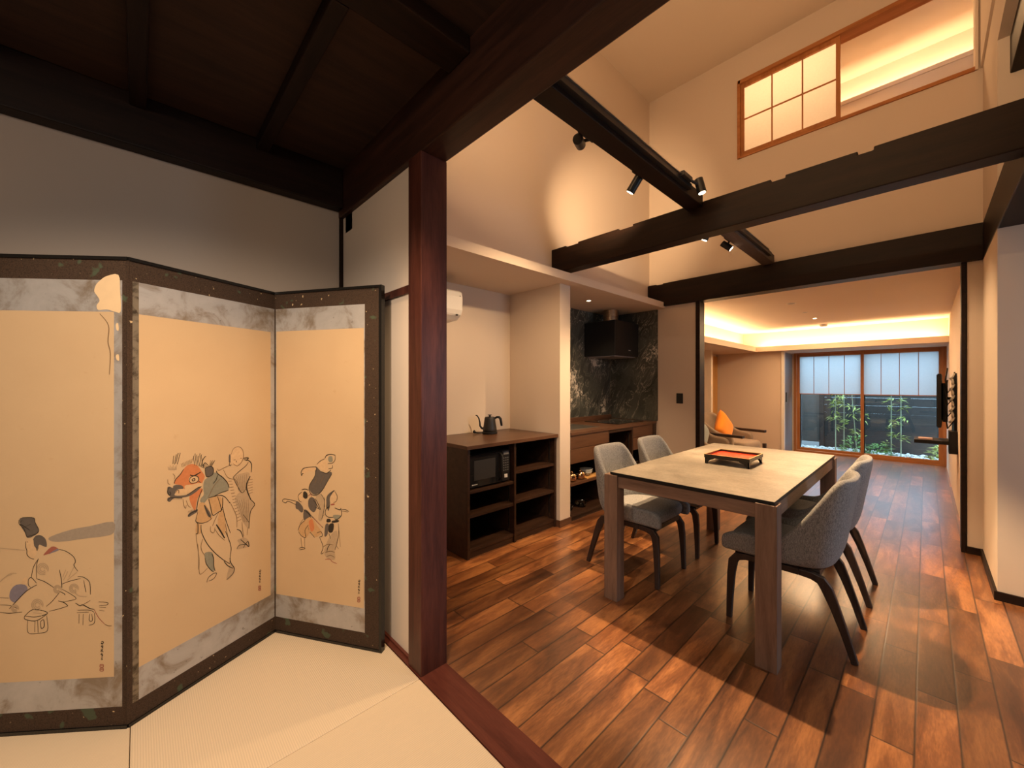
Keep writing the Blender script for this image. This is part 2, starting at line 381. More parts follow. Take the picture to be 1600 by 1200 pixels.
def copy_tree(o, parent=None):
    c = o.copy(); COL.objects.link(c); c.parent = parent
    for ch in list(o.children): copy_tree(ch, c)
    return c
def BX(name, b, mat, parent=None, bevel=0, **k): return MB().box(*b).build(name, mat, parent, bevel=bevel, **k)

# ------------------------------------------------------------------ the setting
T = .10
struct(BX('floor', (-3.1, 2.2, 1.0, 8.93, -.12, 0), M['floor'], keep=True), 'walnut plank floor running from the dining room into the living room')
struct(BX('floor_tatami', (-2.6, 2.2, -2.5, .87, -.12, -.045), M['soil'], keep=True)).name = 'floor'
struct(BX('trim_1', (-2.44, 1.7, .868, 1.0, -.1, .002), M['sill_wood'], keep=True), 'red-brown wooden threshold between the straw mats and the plank floor')
# tatami room
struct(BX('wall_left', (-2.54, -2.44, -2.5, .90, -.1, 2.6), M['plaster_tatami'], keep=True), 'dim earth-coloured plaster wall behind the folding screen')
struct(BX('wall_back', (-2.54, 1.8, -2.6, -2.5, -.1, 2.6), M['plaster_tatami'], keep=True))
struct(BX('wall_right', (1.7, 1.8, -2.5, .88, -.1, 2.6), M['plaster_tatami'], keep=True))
struct(BX('wall_front', (-2.95, -1.585, .90, .985, -.1, 2.6), M['plaster_light'], keep=True), 'narrow pale plaster wall beside the red-brown post')
struct(BX('wall_front', (1.4, 2.3, .90, .985, -.1, 2.6), M['plaster'], keep=True))
struct(BX('trim_2', (-2.44, -1.585, .890, .905, 1.665, 1.700), M['post_wood'], keep=True), 'thin dark rail across the narrow plaster wall')
struct(BX('trim_3', (-2.44, -1.585, .888, .905, -.02, .012), M['sill_wood'], keep=True))
struct(BX('trim_4', (-2.452, -2.425, .880, .905, 0, 2.3), M['dark_wood'], keep=True))
struct(BX('ceiling', (-2.54, 1.8, -2.6, .97, 2.51, 2.56), M['ceiling_board'], keep=True), 'dark board ceiling of the tatami room')
# dining room, kitchen side
struct(BX('wall_kitchen', (-2.935, -2.835, .985, 4.55, -.1, 2.2), M['plaster_light'], keep=True), 'cream plaster wall at the back of the kitchen niche')
struct(BX('wall_left', (-2.39, -2.29, .90, 4.55, 2.15, 4.75), M['plaster'], keep=True), 'tall cream plaster wall above the kitchen soffit')
struct(BX('ceiling', (-2.835, -2.09, .985, 4.448, 2.128, 2.196), M['plaster_light'], keep=True), 'flat plaster soffit over the kitchen niche')
struct(BX('wall_divider', (-2.835, -2.20, 2.668, 2.812, -.02, 2.128), M['plaster_light'], keep=True), 'plaster fin wall between the low shelf unit and the sink')
struct(BX('baseboard_divider', (-2.835, -2.192, 2.660, 2.820, 0, .058), M['counter_wood'], keep=True))
struct(BX('wall_back', (-2.835, -1.745, 4.45, 4.57, -.1, 2.16), M['plaster'], keep=True), 'plaster wall beside the living room opening, with a black switch')
struct(BX('wall_back', (-2.835, .40, 4.452, 4.57, 2.16, 3.555), M['plaster'], keep=True), 'plaster wall between the lintel beam and the high window')
struct(BX('wall_back', (-2.39, -1.32, 4.452, 4.57, 3.555, 4.75), M['plaster'], keep=True))
struct(BX('wall_back', (-1.32, .255, 4.452, 4.57, 4.32, 4.75), M['plaster'], keep=True))
struct(BX('wall_back', (.250, .40, 4.452, 4.57, 3.555, 4.75), M['plaster'], keep=True))
struct(BX('ceiling', (-2.39, 2.3, .90, 4.57, 4.625, 4.75), M['plaster_ceiling'], keep=True), 'high plaster ceiling over the dining table')
struct(BX('wall_front', (-2.39, 2.3, .90, .985, 2.521, 4.7), M['plaster'], keep=True))
struct(BX('wall_back', (.21, .39, 4.45, 4.57, -.1, 2.16), M['plaster'], keep=True))
struct(BX('baseboard_back', (.205, .28, 4.437, 4.45, 0, .05), M['dark_wood'], keep=True))
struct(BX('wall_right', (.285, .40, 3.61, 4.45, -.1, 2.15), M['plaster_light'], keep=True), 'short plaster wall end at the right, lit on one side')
struct(BX('wall_right', (.40, 2.3, 3.61, 3.72, -.1, 2.225), M['plaster'], keep=True), 'grey plaster wall at the right edge facing the tatami room')
struct(BX('baseboard_right', (.272, .285, 3.60, 4.45, 0, .05), M['dark_wood'], keep=True))
struct(BX('baseboard_right', (.272, 2.2, 3.597, 3.61, 0, .05), M['dark_wood'], keep=True))
struct(BX('wall_right', (.285, .40, 3.61, 4.45, 2.42, 3.55), M['plaster'], keep=True), 'upper right plaster wall beside the high window')
struct(BX('wall_right', (.272, .40, .96, 4.45, 3.55, 4.70), M['plaster'], keep=True))
struct(BX('wall_right', (.285, .40, .96, 3.61, 3.24, 3.55), M['plaster'], keep=True))
struct(BX('wall_right', (.40, 2.3, 3.61, 3.72, 2.42, 4.0), M['plaster'], keep=True))
struct(BX('ceiling', (.40, 2.3, .96, 3.61, 3.24, 3.32), M['plaster'], keep=True))
struct(BX('ceiling', (.40, 2.3, .985, 3.61, 2.22, 2.30), M['dark_wood_y'], keep=True), 'dark timber ceiling of the side passage')
struct(BX('wall_right', (2.2, 2.3, .985, 3.61, -.1, 3.3), M['plaster'], keep=True))
# living room shell
LX0, LX1, LY1 = -2.83, .215, 8.9
struct(BX('wall_left', (-2.95, -2.83, 4.57, 8.3, -.1, 2.3), M['plaster'], keep=True), 'far left plaster wall of the living room')
struct(BX('wall_right', (.215, .33, 4.57, 9.0, -.1, 2.35), M['plaster_light'], keep=True), 'long cream plaster wall behind the television')
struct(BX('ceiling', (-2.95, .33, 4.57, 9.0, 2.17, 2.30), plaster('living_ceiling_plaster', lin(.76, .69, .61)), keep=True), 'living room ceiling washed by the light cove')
struct(BX('wall_garden', (-2.95, -1.74, 8.2, 9.05, -.1, 1.83), M['plaster'], keep=True), 'brown-lit plaster wall behind the armchairs')
struct(BX('wall_garden', (-2.95, .33, 8.16, 9.05, 1.82, 2.17), M['plaster_light'], keep=True))
struct(BX('ceiling', (-2.95, -2.10, 4.57, 8.16, 1.82, 1.86), M['plaster'], keep=True), 'lowered soffit over the armchairs')
struct(BX('trim_5', (-2.12, -2.08, 4.57, 7.99, 1.82, 1.905), M['plaster_light'], keep=True), 'upstand of the light cove on the left')
struct(BX('trim_6', (-2.12, .215, 7.95, 7.99, 1.82, 1.905), M['plaster_light'], keep=True), 'upstand of the light cove above the garden window')
struct(BX('ceiling', (-2.12, .215, 7.99, 8.16, 1.82, 1.84), M['plaster'], keep=True))
struct(BX('wall_left', (-2.83, -2.34, 4.57, 8.16, 1.86, 2.17), M['plaster_light'], keep=True))
struct(BX('wall_left', (-2.83, -2.50, 7.02, 7.09, 0, 1.82), M['plaster_light'], keep=True), 'narrow pale wall end behind the armchairs')
struct(BX('door_1', (-2.83, -2.80, 7.3, 8.19, 0, 1.78), M['pale_wood'], keep=True), 'raw yellow timber panel left of the orange cushion')
d2 = struct(BX('door_2', (-1.745, -1.72, 8.24, 8.86, 0, 1.80), M['door_dark'], keep=True), 'dark blue-grey door panel beside the garden window')
MB().box(-1.72, -1.71, 8.36, 8.39, .93, 1.10).build('handle', M['black_metal'], d2, keep=True)
struct(BX('wall_garden', (-1.75, -1.695, 8.86, 9.0, 0, 1.83), M['plaster'], keep=True))
struct(BX('trim_7', (-1.75, -1.705, 8.18, 8.24, 0, 1.82), M['white_plastic'], keep=True), 'pale corner strip beside the dark door')
# upper floor beyond the high window
struct(BX('wall_loft', (-2.4, .6, 5.72, 5.80, 3.3, 4.70), M['plaster_light'], keep=True), 'brightly washed wall seen through the open high window')
struct(BX('ceiling', (-2.4, .6, 4.57, 5.80, 4.62, 4.72), M['plaster_ceiling'], keep=True))
struct(BX('wall_loft', (-2.4, .6, 5.44, 5.50, 3.3, 4.22), M['plaster'], keep=True))
struct(BX('trim_8', (-2.4, .6, 5.43, 5.52, 4.215, 4.255), M['plaster_light'], keep=True))
struct(BX('floor_loft', (-2.4, .6, 4.57, 5.80, 3.2, 3.3), M['floor'], keep=True)).name = 'floor'
struct(BX('wall_loft', (-2.5, -2.4, 4.5, 5.8, 3.2, 4.7), M['plaster'], keep=True))
struct(BX('wall_loft', (.6, .7, 4.5, 5.8, 3.2, 4.7), M['plaster'], keep=True))
light('AREA', 'loft_cove_light', (-.45, 5.57, 4.20), 15, WARM2, (-.45, 6.0, 4.36), 2.0, .04)
light('AREA', 'loft_room_light', (-1.0, 5.2, 4.45), 13, WARM, (-1.0, 4.5, 3.8), 1.2, .2)
# living cove lights
light('AREA', 'cove_light', (-.95, 8.07, 1.86), 20, WARM, (-.95, 8.09, 3.0), 2.2, .05)
light('AREA', 'cove_light', (-2.22, 6.3, 1.885), 24, WARM, (-2.22, 6.3, 3.0), .05, 3.3)
light('AREA', 'living_light', (-1.0, 6.3, 2.14), 40, WARM2, (-1.0, 6.3, 0), .5, 2.4)

# ------------------------------------------------------------------ timbers
def beam(name, b, mat, label, group=None, cat='beam', notches=None, bevel=.006):
    return tag(BX(name, b, M[mat], bevel=bevel), label, cat, group)
beam('timber_beam', (-2.44, 1.7, .875, 1.004, 2.245, 2.52), 'opening_beam', 'heavy dark beam over the opening, resting on the red-brown post')
beam('timber_beam', (-2.44, -2.36, -2.5, .875, 2.283, 2.51), 'dark_wood_y', 'dark beam running along the top of the dim wall above the folding screen')
beam('timber_beam', (-1.272, -1.138, -2.5, .875, 2.45, 2.51), 'dark_wood_y', 'dark ceiling beam crossing the joists of the tatami room')
for i, y in enumerate((-1.84, -1.38, -.92, -.46, 0, .465)):
    if y < -.5: continue
    beam('ceiling_joist', (-2.36, -1.272, y-.028, y+.028, 2.45, 2.51), 'dark_wood',
         ['leftmost dark joist under the board ceiling, nearly outside the frame', 'dark ceiling joist above the left painted panel', 'dark ceiling joist nearer the heavy opening beam'][i-3], 'dark joists under the board ceiling', 'joist')
def notched(name, x0, x1, y0, y1, z0, z1, cuts, mat, label):
    pts = [(x0, y0, z0), (x1, y0, z0)]; top = [(x1, y0, z1)]
    for a, b, d in sorted(cuts, reverse=True): top += [(b, y0, z1), (b, y0, z1-d), (a, y0, z1-d), (a, y0, z1)]
    top.append((x0, y0, z1))
    mb = MB().prism(pts+top, (0, y1-y0, 0))
    return tag(mb.build(name, M[mat], bevel=.005), label, 'beam')
notched('timber_beam', -2.29, 2.2, 2.66, 2.775, 2.228, 2.437, [(-2.13, -2.0, .012), (-1.62, -1.50, .014), (-.62, -.55, .016), (-.24, -.18, .018)], 'dark_wood', 'dark cross beam above the dining table, notched along its top')
notched('timber_beam', -2.285, .285, 4.405, 4.56, 2.152, 2.415, [(-2.18, -2.1, .008)], 'dark_wood', 'dark lintel beam over the opening to the living room')
bm_side = beam('timber_beam', (.283, .395, .985, 4.45, 2.15, 2.42), 'dark_wood_y', 'dark beam at the right edge running away above the short plaster wall')
beam('timber_beam', (.33, .42, 1.2, 3.61, 3.02, 3.235), 'dark_wood_y', 'dark timber high in the top right corner of the picture')
tag(BX('timber_post', (-1.587, -1.479, .872, 1.004, 0, 2.245), M['post_wood'], bevel=.003), 'tall red-brown square post at the edge of the straw mats', 'post')
tag(BX('timber_post', (-1.745, -1.70, 4.44, 4.575, 0, 2.152), M['dark_wood'], bevel=.003), 'thin dark jamb post left of the living room opening', 'post')
tag(BX('timber_post', (.180, .205, 4.44, 4.575, 0, 2.152), M['dark_wood'], bevel=.003), 'thin dark jamb post right of the living room opening', 'post')

# ------------------------------------------------------------------ track beams with spotlights
def cylinder_between(mb, a, b, r, n=20):
    return mb.tube([a, b], r, n)
def spotlight(base, head, aim, label, energy, angle=46, blend=.7, soft=.02, color=WARM2):
    base = Vector(base); head = Vector(head); d = (Vector(aim)-head).normalized()
    t = thing('track_spotlight', base, label, 'spotlight', 'black spotlights on the track beams')
    MB().obox(base + Vector((0, -.05, .0)), (.014, .06, .014)).build('adapter', M['black_metal'], t, bevel=.003)
    cylinder_between(MB(), base, head, .008, 10).build('arm', M['black_metal'], t)
    a = head - d*.045; b = head + d*.045
    MB().tube([a, a+d*.002, b-d*.002, b], [.021, .025, .025, .023], 24).build('lamp_housing', M['black_metal'], t, smooth=False)
    MB().tube([b-d*.001, b+d*.0012], .019, 24).build('lens', M['lamp'], t)
    light('SPOT', 'spotlight_light', b + d*.012, energy, color, aim, soft, angle=angle, blend=blend).parent = None
    return t
tb = tag(BX('track_beam', (-1.097, -.998, 1.004, 2.66, 2.402, 2.482), M['dark_wood_y'], bevel=.004), 'dark beam carrying a light track from the opening beam to the cross beam', 'beam')
MB().box(-.998, -.972, 1.15, 2.42, 2.425, 2.455).build('light_track', M['black_metal'], tb)
MB().box(-.998, -.966, 1.15, 2.36, 2.455, 2.460).build('track_cover', M['steel'], tb)
MB().box(-1.122, -1.097, 1.2, 2.5, 2.44, 2.465).build('light_track', M['black_metal'], tb)
tb2 = tag(BX('track_beam', (-1.097, -.998, 2.775, 4.405, 2.402, 2.482), wood('weathered_timber', lin(.05, .035, .03), lin(.11, .085, .075), 'Y', .6), bevel=.004), 'weathered beam with a light track between the cross beam and the lintel', 'beam')
MB().box(-.998, -.972, 2.80, 4.20, 2.425, 2.455).build('light_track', M['black_metal'], tb2)
MB().box(-.998, -.966, 2.80, 4.1, 2.455, 2.460).build('track_cover', M['steel'], tb2)
MB().box(-1.122, -1.097, 2.95, 4.2, 2.44, 2.465).build('light_track', M['black_metal'], tb2)
spotlight((-1.125, 1.62, 2.455), (-1.165, 1.56, 2.43), (-2.29, 3.75, 3.0), 'black track spotlight nearest the heavy opening beam, aimed at the wall', 215, 46, 1.0)
spotlight((-1.125, 2.12, 2.452), (-1.155, 2.07, 2.395), (-2.35, 1.95, .8), 'black track spotlight hanging left of the near track beam, above the shelf unit', 68, 104, .8)
spotlight((-.965, 2.37, 2.46), (-.935, 2.45, 2.44), (-.38, 2.60, 0), 'lit black track spotlight on the right side at the cross beam', 215, 68, .35)
spotlight((-.965, 2.86, 2.455), (-.935, 2.93, 2.425), (-.60, 3.60, 0), 'lit black track spotlight just beyond the cross beam', 120, 58, .5)
spotlight((-1.125, 3.22, 2.452), (-1.16, 3.17, 2.40), (-2.05, 3.15, .5), 'small black track spotlight hanging left of the weathered beam, nearer one', 95, 84, .8)
spotlight((-1.125, 3.58, 2.452), (-1.15, 3.57, 2.405), (.28, 4.15, 1.1), 'small black track spotlight hanging left of the weathered beam, farther one', 70, 60, .8)
# ------------------------------------------------------------------ downlights
def downlight(x, y, z, label, on=True, energy=0, r=.035, group='recessed downlights'):
    t = thing('downlight', (x, y, z-.004), label, 'downlight', group)
    MB().lathe((x, y, z-.006), [(r*.72, .004), (r*.72, 0), (r, 0), (r, .006)], 24, cap=False).build('trim_ring', M['white_plastic'], t)
    MB().lathe((x, y, z-.0045), [(r*.72, 0), (r*.7, .003)], 20).build('lens', M['lamp'] if on else M['grey_plastic'], t)
    if energy: light('SPOT', 'downlight_light', (x, y, z-.02), energy, WARM2, (x, y, 0), .03, angle=110, blend=.8)
downlight(-2.44, 3.43, 2.128, 'small lit square-cut downlight in the soffit above the sink', True, 16, .028)
downlight(-1.06, 5.40, 2.17, 'largest ceiling downlight, nearest the lintel in the living room', False, 0, .05)
downlight(-1.07, 6.20, 2.17, 'small ceiling downlight second from the lintel in the living room', False, 0, .03)
downlight(-1.07, 6.85, 2.17, 'small lit ceiling downlight third from the lintel in the living room', True, 0, .028)
t = thing('smoke_detector', (-1.09, 7.68, 2.14), 'flat round smoke detector on the living room ceiling', 'smoke detector')
MB().lathe((-1.09, 7.68, 2.135), [(.03, 0), (.045, .006), (.05, .02), (.05, .035)], 24).build('body', M['white_plastic'], t, smooth=True)
downlight(-.38, 4.80, 4.62, 'round ceiling downlight seen inside the left end of the open high window', True, 0, .05)
downlight(.03, 4.74, 4.62, 'round ceiling downlight at the top of the open high window', True, 0, .05)

# ------------------------------------------------------------------ clerestory window with shoji
w1 = struct(BX('window_1', (-1.32, .255, 4.43, 4.58, 4.30, 4.335), M['orange_wood_x'], keep=True), 'high window with a cedar frame in the dining room wall')
for nm, b in (('window_sill', (-1.32, .255, 4.435, 4.58, 3.545, 3.572)), ('window_frame', (-1.328, -1.302, 4.43, 4.58, 3.545, 4.335)), ('window_frame', (.247, .262, 4.43, 4.58, 3.545, 4.335))):
    MB().box(*b).build(nm, M['plaster_light'] if b[0] > 0 else M['orange_wood_x'], w1, keep=True)
sh = thing('shoji_panel', (-.91, 4.47, 3.572), 'sliding paper shoji with six panes in the high window', 'shoji')
x0, x1, z0, z1 = -1.302, -.517, 3.572, 4.30
for nm, b in (('stile', (x0, x0+.030, 4.452, 4.482, z0, z1)), ('stile', (x1-.030, x1, 4.452, 4.482, z0, z1)), ('rail', (x0+.03, x1-.03, 4.452, 4.482, z0, z0+.035)), ('rail', (x0+.03, x1-.03, 4.452, 4.482, z1-.04, z1))):
    MB().box(*b).build(nm, M['orange_wood'], sh)
for k in (1, 2):
    xx = x0+.03 + (x1-x0-.06)*k/3; MB().box(xx-.005, xx+.005, 4.456, 4.470, z0+.035, z1-.04).build('muntin', M['orange_wood'], sh)
zz = (z0+z1)/2; MB().box(x0+.03, x1-.03, 4.457, 4.469, zz-.005, zz+.005).build('muntin', M['orange_wood'], sh)
MB().poly([(x0+.028, 4.472, z0+.03), (x1-.028, 4.472, z0+.03), (x1-.028, 4.472, z1-.035), (x0+.028, 4.472, z1-.035)]).build('paper', M['paper'], sh)

# ------------------------------------------------------------------ garden window
GX0, GX1, GZ0, GZ1 = -1.70, .215, .02, 1.80
w2 = struct(BX('window_2', (GX0, GX1, 8.86, 9.0, GZ1, GZ1+.03), M['orange_wood_x'], keep=True), 'wide cedar framed garden window with paper blinds over its upper half')
MB().box(GX0, GX1, 8.86, 9.0, 0, .035).build('window_sill', M['orange_wood_x'], w2, keep=True)
for x in (GX0, GX1-.04): MB().box(x, x+.04, 8.86, 9.0, .035, GZ1).build('window_frame', M['orange_wood'], w2, keep=True)
mid = -.745
for (a, b, y) in ((GX0+.04, mid+.02, 8.93), (mid-.02, GX1-.04, 8.88)):
    for nm, bb in (('stile', (a, a+.042, y, y+.04, .035, GZ1)), ('stile', (b-.042, b, y, y+.04, .035, GZ1)), ('rail', (a+.042, b-.042, y, y+.04, .035, .078)), ('rail', (a+.042, b-.042, y, y+.04, GZ1-.05, GZ1))):
        MB().box(*bb).build(nm, M['orange_wood'] if nm == 'stile' else M['orange_wood_x'], w2, keep=True)
    MB().box(a+.042, b-.042, y+.018, y+.022, .078, GZ1-.05).build('pane', M['glass'], w2, keep=True)
    MB().box(a+.042, a+.055, y+.025, y+.05, .078, GZ1-.05).build('weather_strip', M['black_plastic'], w2, keep=True)
for (a, b, y, lb) in ((GX0+.082, mid-.022, 8.915, 'left paper blind in the upper half of the garden window'), (mid+.022, GX1-.082, 8.862, 'right paper blind in the upper half of the garden window')):
    t = thing('paper_blind', ((a+b)/2, y, 1.15), lb, 'blind', 'paper blinds in the garden window')
    MB().poly([(a, y+.005, 1.075), (b, y+.005, 1.075), (b, y+.005, 1.75), (a, y+.005, 1.75)]).build('paper', M['blind_paper'], t)
    for k in range(5):
        xx = a + (b-a)*k/4
        if 0 < k < 4: MB().box(xx-.004, xx+.004, y-.003, y+.004, 1.075, 1.75).build('muntin', M['orange_wood'], t)
    MB().box(a, b, y-.004, y+.008, 1.062, 1.075).build('bottom_rail', M['orange_wood_x'], t)
# ------------------------------------------------------------------ garden
struct(BX('ground', (-4, 3, 9.0, 12, -.25, -.045), M['soil'], keep=True), 'dark soil strip of the garden')
gm = MB()
for k in range(2600):
    x = random.uniform(-2.2, 1.2); y = random.uniform(9.03, 10.18); r = random.uniform(.012, .028)
    h = -.045 + random.uniform(0, .02)
    gm.lathe((x, y, h), [(r*.6, -.01), (r, .0), (r*.7, r*.55)], 6)
tag(gm.build('gravel', M['gravel'], smooth=True), 'bed of pale gravel along the foot of the dark fence', 'gravel', kind='stuff')
ft = thing('garden_fence', (-.5, 10.25, -.045), 'dark horizontal board fence behind the garden plants', 'fence')
mb = MB()
for k in range(9):
    z = -.08 + k*.152; mb.box(-1.45, 2.4, 10.22, 10.245, z, z+.1505)
mb.build('board_panel', M['fence'], ft)
for x in (-1.4, -.25, .9, 2.0): MB().box(x, x+.06, 10.245, 10.31, -.12, 1.32).build('fence_post', M['fence'], ft)
MB().box(-1.52, -1.45, 10.19, 10.31, -.12, 1.32).build('fence_post', M['fence'], ft)
mb = MB()
for k in range(8):
    z = .05 + k*.15; mb.box(-2.15, -1.52, 10.24, 10.265, z, z+.1497)
mb.build('slat_panel', M['concrete'], ft)
tag(BX('garden_wall', (-3.2, -1.80, 10.0, 10.12, -.12, 1.4), M['concrete'], bevel=.004), 'grey concrete panel at the left end of the garden', 'garden wall')
def leaf(mb, p, d, L, w):
    p = Vector(p); d = Vector(d).normalized(); s = d.cross(Vector((random.uniform(-.4, .4), random.uniform(-.4, .4), 1))).normalized()
    up = s.cross(d)*.06*L
    mb.poly([p, p+d*L*.35+s*w+up, p+d*L-up*2, p+d*L*.35-s*w+up])
def bamboo(px, y, h, label, n=16, lean=0):
    g = at(px, 700, Y=y); x = g.x
    t = thing('bamboo_plant', (x, y, -.1), label, 'plant', 'young bamboos behind the garden window')
    for q in range(2):
        dx = (q-.5)*.12; pts = [(x+dx+lean*k/8*.3, y+.03*q, -.1 + h*k/8) for k in range(9)]
        MB().tube(pts, [.009-.0007*k for k in range(9)], 8).build('stem', M['stem'], t)
    lm = MB()
    for k in range(n):
        f = random.uniform(.22, 1.0); zz = -.1 + h*f; cx = x + random.uniform(-.12, .12) + lean*f*.3; a0 = random.uniform(0, 2*PI)
        for j in range(9):
            a = a0 + random.uniform(-1.2, 1.2)
            leaf(lm, (cx+random.uniform(-.05, .05), y+random.uniform(-.08, .08), zz+random.uniform(-.04, .04)), (math.cos(a), math.sin(a)*.6, random.uniform(-.7, .35)), random.uniform(.07, .13), .011)
    lm.build('foliage', M['leaf'], t)
bamboo(1312, 9.75, 1.55, 'leafy young bamboo behind the left garden pane', 26)
bamboo(1346, 9.80, 1.35, 'slim young bamboo close to the middle frame of the garden window', 9, -.3)
bamboo(1400, 9.62, 1.40, 'young bamboo with two pale stems behind the right garden pane', 15)
def bush(px, y, r, h, label):
    g = at(px, 700, Y=y); x = g.x
    t = thing('leafy_shrub', (x, y, -.1), label, 'shrub', 'low shrubs on the garden gravel')
    MB().tube([(x, y, -.1), (x+.01, y, -.02), (x, y, h*.4-.1)], .012, 8).build('stem', M['stem'], t)
    lm = MB()
    for k in range(170):
        a = random.uniform(0, 2*PI); e = random.uniform(.05, 1.3); rr = r*random.uniform(.35, 1)
        p = (x+rr*math.cos(a)*math.cos(e), y+rr*math.sin(a)*math.cos(e), -.08+h*math.sin(e)*random.uniform(.4, 1))
        leaf(lm, p, (math.cos(a), math.sin(a), random.uniform(-.1, .9)), random.uniform(.06, .11), .014)
    lm.build('foliage', M['leaf2'] if r > .2 else M['leaf'], t)
bush(1336, 9.45, .24, .42, 'green shrub at the foot of the left garden pane')
bush(1372, 9.40, .26, .32, 'green shrub just right of the middle frame of the garden window')
bush(1468, 9.3, .16, .34, 'bright green shrub in the lower right corner of the garden window')

# ------------------------------------------------------------------ tatami mats
k = 0
for (xa, xb, ya, yb, mt, lb) in ((-2.36, -1.48, -.02, .866, 'tatami_a', 'straw mat under the folding screen beside the red-brown post'),
                                 (-1.48, -.60, -.02, .866, 'tatami_b', 'straw mat in the middle foreground beside the threshold'),
                                 (-2.36, -1.48, -.90, -.02, 'tatami_b', 'straw mat at the lower left corner in front of the left painted panel'),
                                 (-.60, .28, -.02, .866, 'tatami_a', 'straw mat along the threshold, right of the middle one')):
    tag(BX('tatami_mat', (xa+.0008, xb-.0008, ya+.0008, yb-.0008, -.044, 0), M[mt], bevel=.003), lb, 'tatami mat', 'square straw tatami mats')
struct(BX('floor_margin', (-2.44, -2.361, -2.5, .868, -.045, -.001), M['sill_wood'], keep=True)).name = 'trim_9'
struct(BX('floor_margin', (-1.48, 1.7, -2.5, -.021, -.045, -.003), M['tatami_a'], keep=True)).name = 'floor'
struct(BX('floor_margin', (-2.36, -1.48, -2.5, -.901, -.045, -.003), M['tatami_a'], keep=True)).name = 'floor'
struct(BX('floor_margin', (.281, 1.7, -.021, .868, -.045, -.003), M['tatami_b'], keep=True)).name = 'floor'

# ------------------------------------------------------------------ low open shelf unit
cb = thing('shelf_unit', (-2.53, 2.17, 0), 'low dark wooden open shelf unit in the niche left of the fin wall', 'cabinet')
cx0, cx1, cy0, cy1 = -2.83, -2.235, 1.69, 2.662
MB().box(cx0, cx1+.022, cy0-.018, cy1, .785, .812).build('top', M['counter_wood'], cb, bevel=.002)
for nm, b in (('side_panel', (cx0, cx1, cy0, cy0+.022, 0, .785)), ('side_panel', (cx0, cx1, cy1-.022, cy1, 0, .785)), ('partition', (cx0, cx1, 2.150, 2.170, 0, .785)),
              ('back_panel', (cx0, cx0+.012, cy0+.022, cy1-.022, .0, .785)),
              ('shelf', (cx0+.012, cx1-.008, cy0+.022, 2.150, .462, .484)), ('shelf', (cx0+.012, cx1-.008, cy0+.022, 2.150, .288, .312)), ('shelf', (cx0+.012, cx1-.008, cy0+.022, 2.150, .045, .068)),
              ('shelf', (cx0+.012, cx1-.008, 2.170, cy1-.022, .535, .558)), ('shelf', (cx0+.012, cx1-.008, 2.170, cy1-.022, .300, .324)), ('shelf', (cx0+.012, cx1-.008, 2.170, cy1-.022, .045, .068)),
              ('plinth', (cx0, cx1-.012, cy0+.022, 2.150, 0, .045)), ('plinth', (cx0, cx1-.012, 2.170, cy1-.022, 0, .045))):
    MB().box(*b).build(nm, M['cab_wood'], cb, bevel=.0015)
for (ya, yb, yw) in ((2.1485, 2.1495, 1), (cy1-.0235, cy1-.0225, 1)):
    MB().box(cx1-.07, cx1-.058, ya-.001, yb, .08, .76).build('shelf_track', M['steel'], cb)
# microwave
mw = thing('microwave', (-2.46, 1.92, .484), 'black microwave oven in the upper left bay of the shelf unit', 'microwave')
MB().box(-2.70, -2.285, 1.722, 2.128, .494, .735).build('body', M['black_plastic'], mw, bevel=.006)
MB().box(-2.285, -2.262, 1.722, 2.045, .496, .733).build('door', M['dark_glass'], mw, bevel=.004)
MB().box(-2.262, -2.2605, 1.77, 1.975, .545, .69).build('window', simple('microwave_window', lin(.035, .034, .034), .3), mw)
MB().tube([(-2.258, 2.022, .52), (-2.238, 2.022, .535), (-2.238, 2.022, .70), (-2.258, 2.022, .715)], .009, 8).build('handle', M['black_plastic'], mw, smooth=True)
cp = MB().box(-2.285, -2.264, 2.048, 2.128, .496, .733).build('control_panel', M['black_plastic'], mw, bevel=.002)
bt = MB()
for r in range(6):
    for c in range(3): bt.box(-2.264, -2.263, 2.060+c*.021, 2.070+c*.021, .575+r*.019, .583+r*.019)
bt.box(-2.264, -2.263, 2.062, 2.116, .700, .722)
bt.build('key_print', simple('dim_key_print', lin(.16, .16, .155), .5), cp)
MB().box(-2.264, -2.2625, 2.070, 2.102, .520, .548).build('start_button', M['marker'], cp)
mk = MB()
for k, w in enumerate((.008, .006, .007, .006, .008)): mk.box(-2.2618, -2.2612, 1.752+k*.010, 1.752+k*.010+w, .512, .519)
mk.build('door_lettering', M['marker'], mw)
for x in (-2.67, -2.31):
    for y in (1.75, 2.10): MB().lathe((x, y, .484), [(.012, 0), (.012, .011)], 12).build('foot', M['black_plastic'], mw)
# kettle
KX, KY, KZ = -2.645, 2.245, .812
kt = thing('electric_kettle', (KX, KY, KZ), 'matt black gooseneck electric kettle on the shelf unit', 'kettle')
MB().lathe((KX, KY, KZ+.0005), [(.062, 0), (.066, .004), (.066, .018), (.060, .022), (.0, .022)], 32).build('power_base', M['black_plastic'], kt, smooth=False)
MB().lathe((KX, KY, KZ+.022), [(.056, 0), (.061, .004), (.060, .02), (.050, .085), (.046, .118), (.044, .122)], 36).build('body', simple('kettle_coating', lin(.022, .021, .021), .42, .1), kt, smooth=True)
MB().lathe((KX, KY, KZ+.143), [(.044, 0), (.042, .005), (.018, .008), (.008, .010), (.008, .018), (.017, .020), (.017, .026), (.0, .027)], 28).build('lid', M['black_metal'], kt)
u = Vector((-.689, -.725, 0)); c0 = Vector((KX, KY, KZ))
P = lambda a, z: c0 + u*a + Vector((0, 0, z))
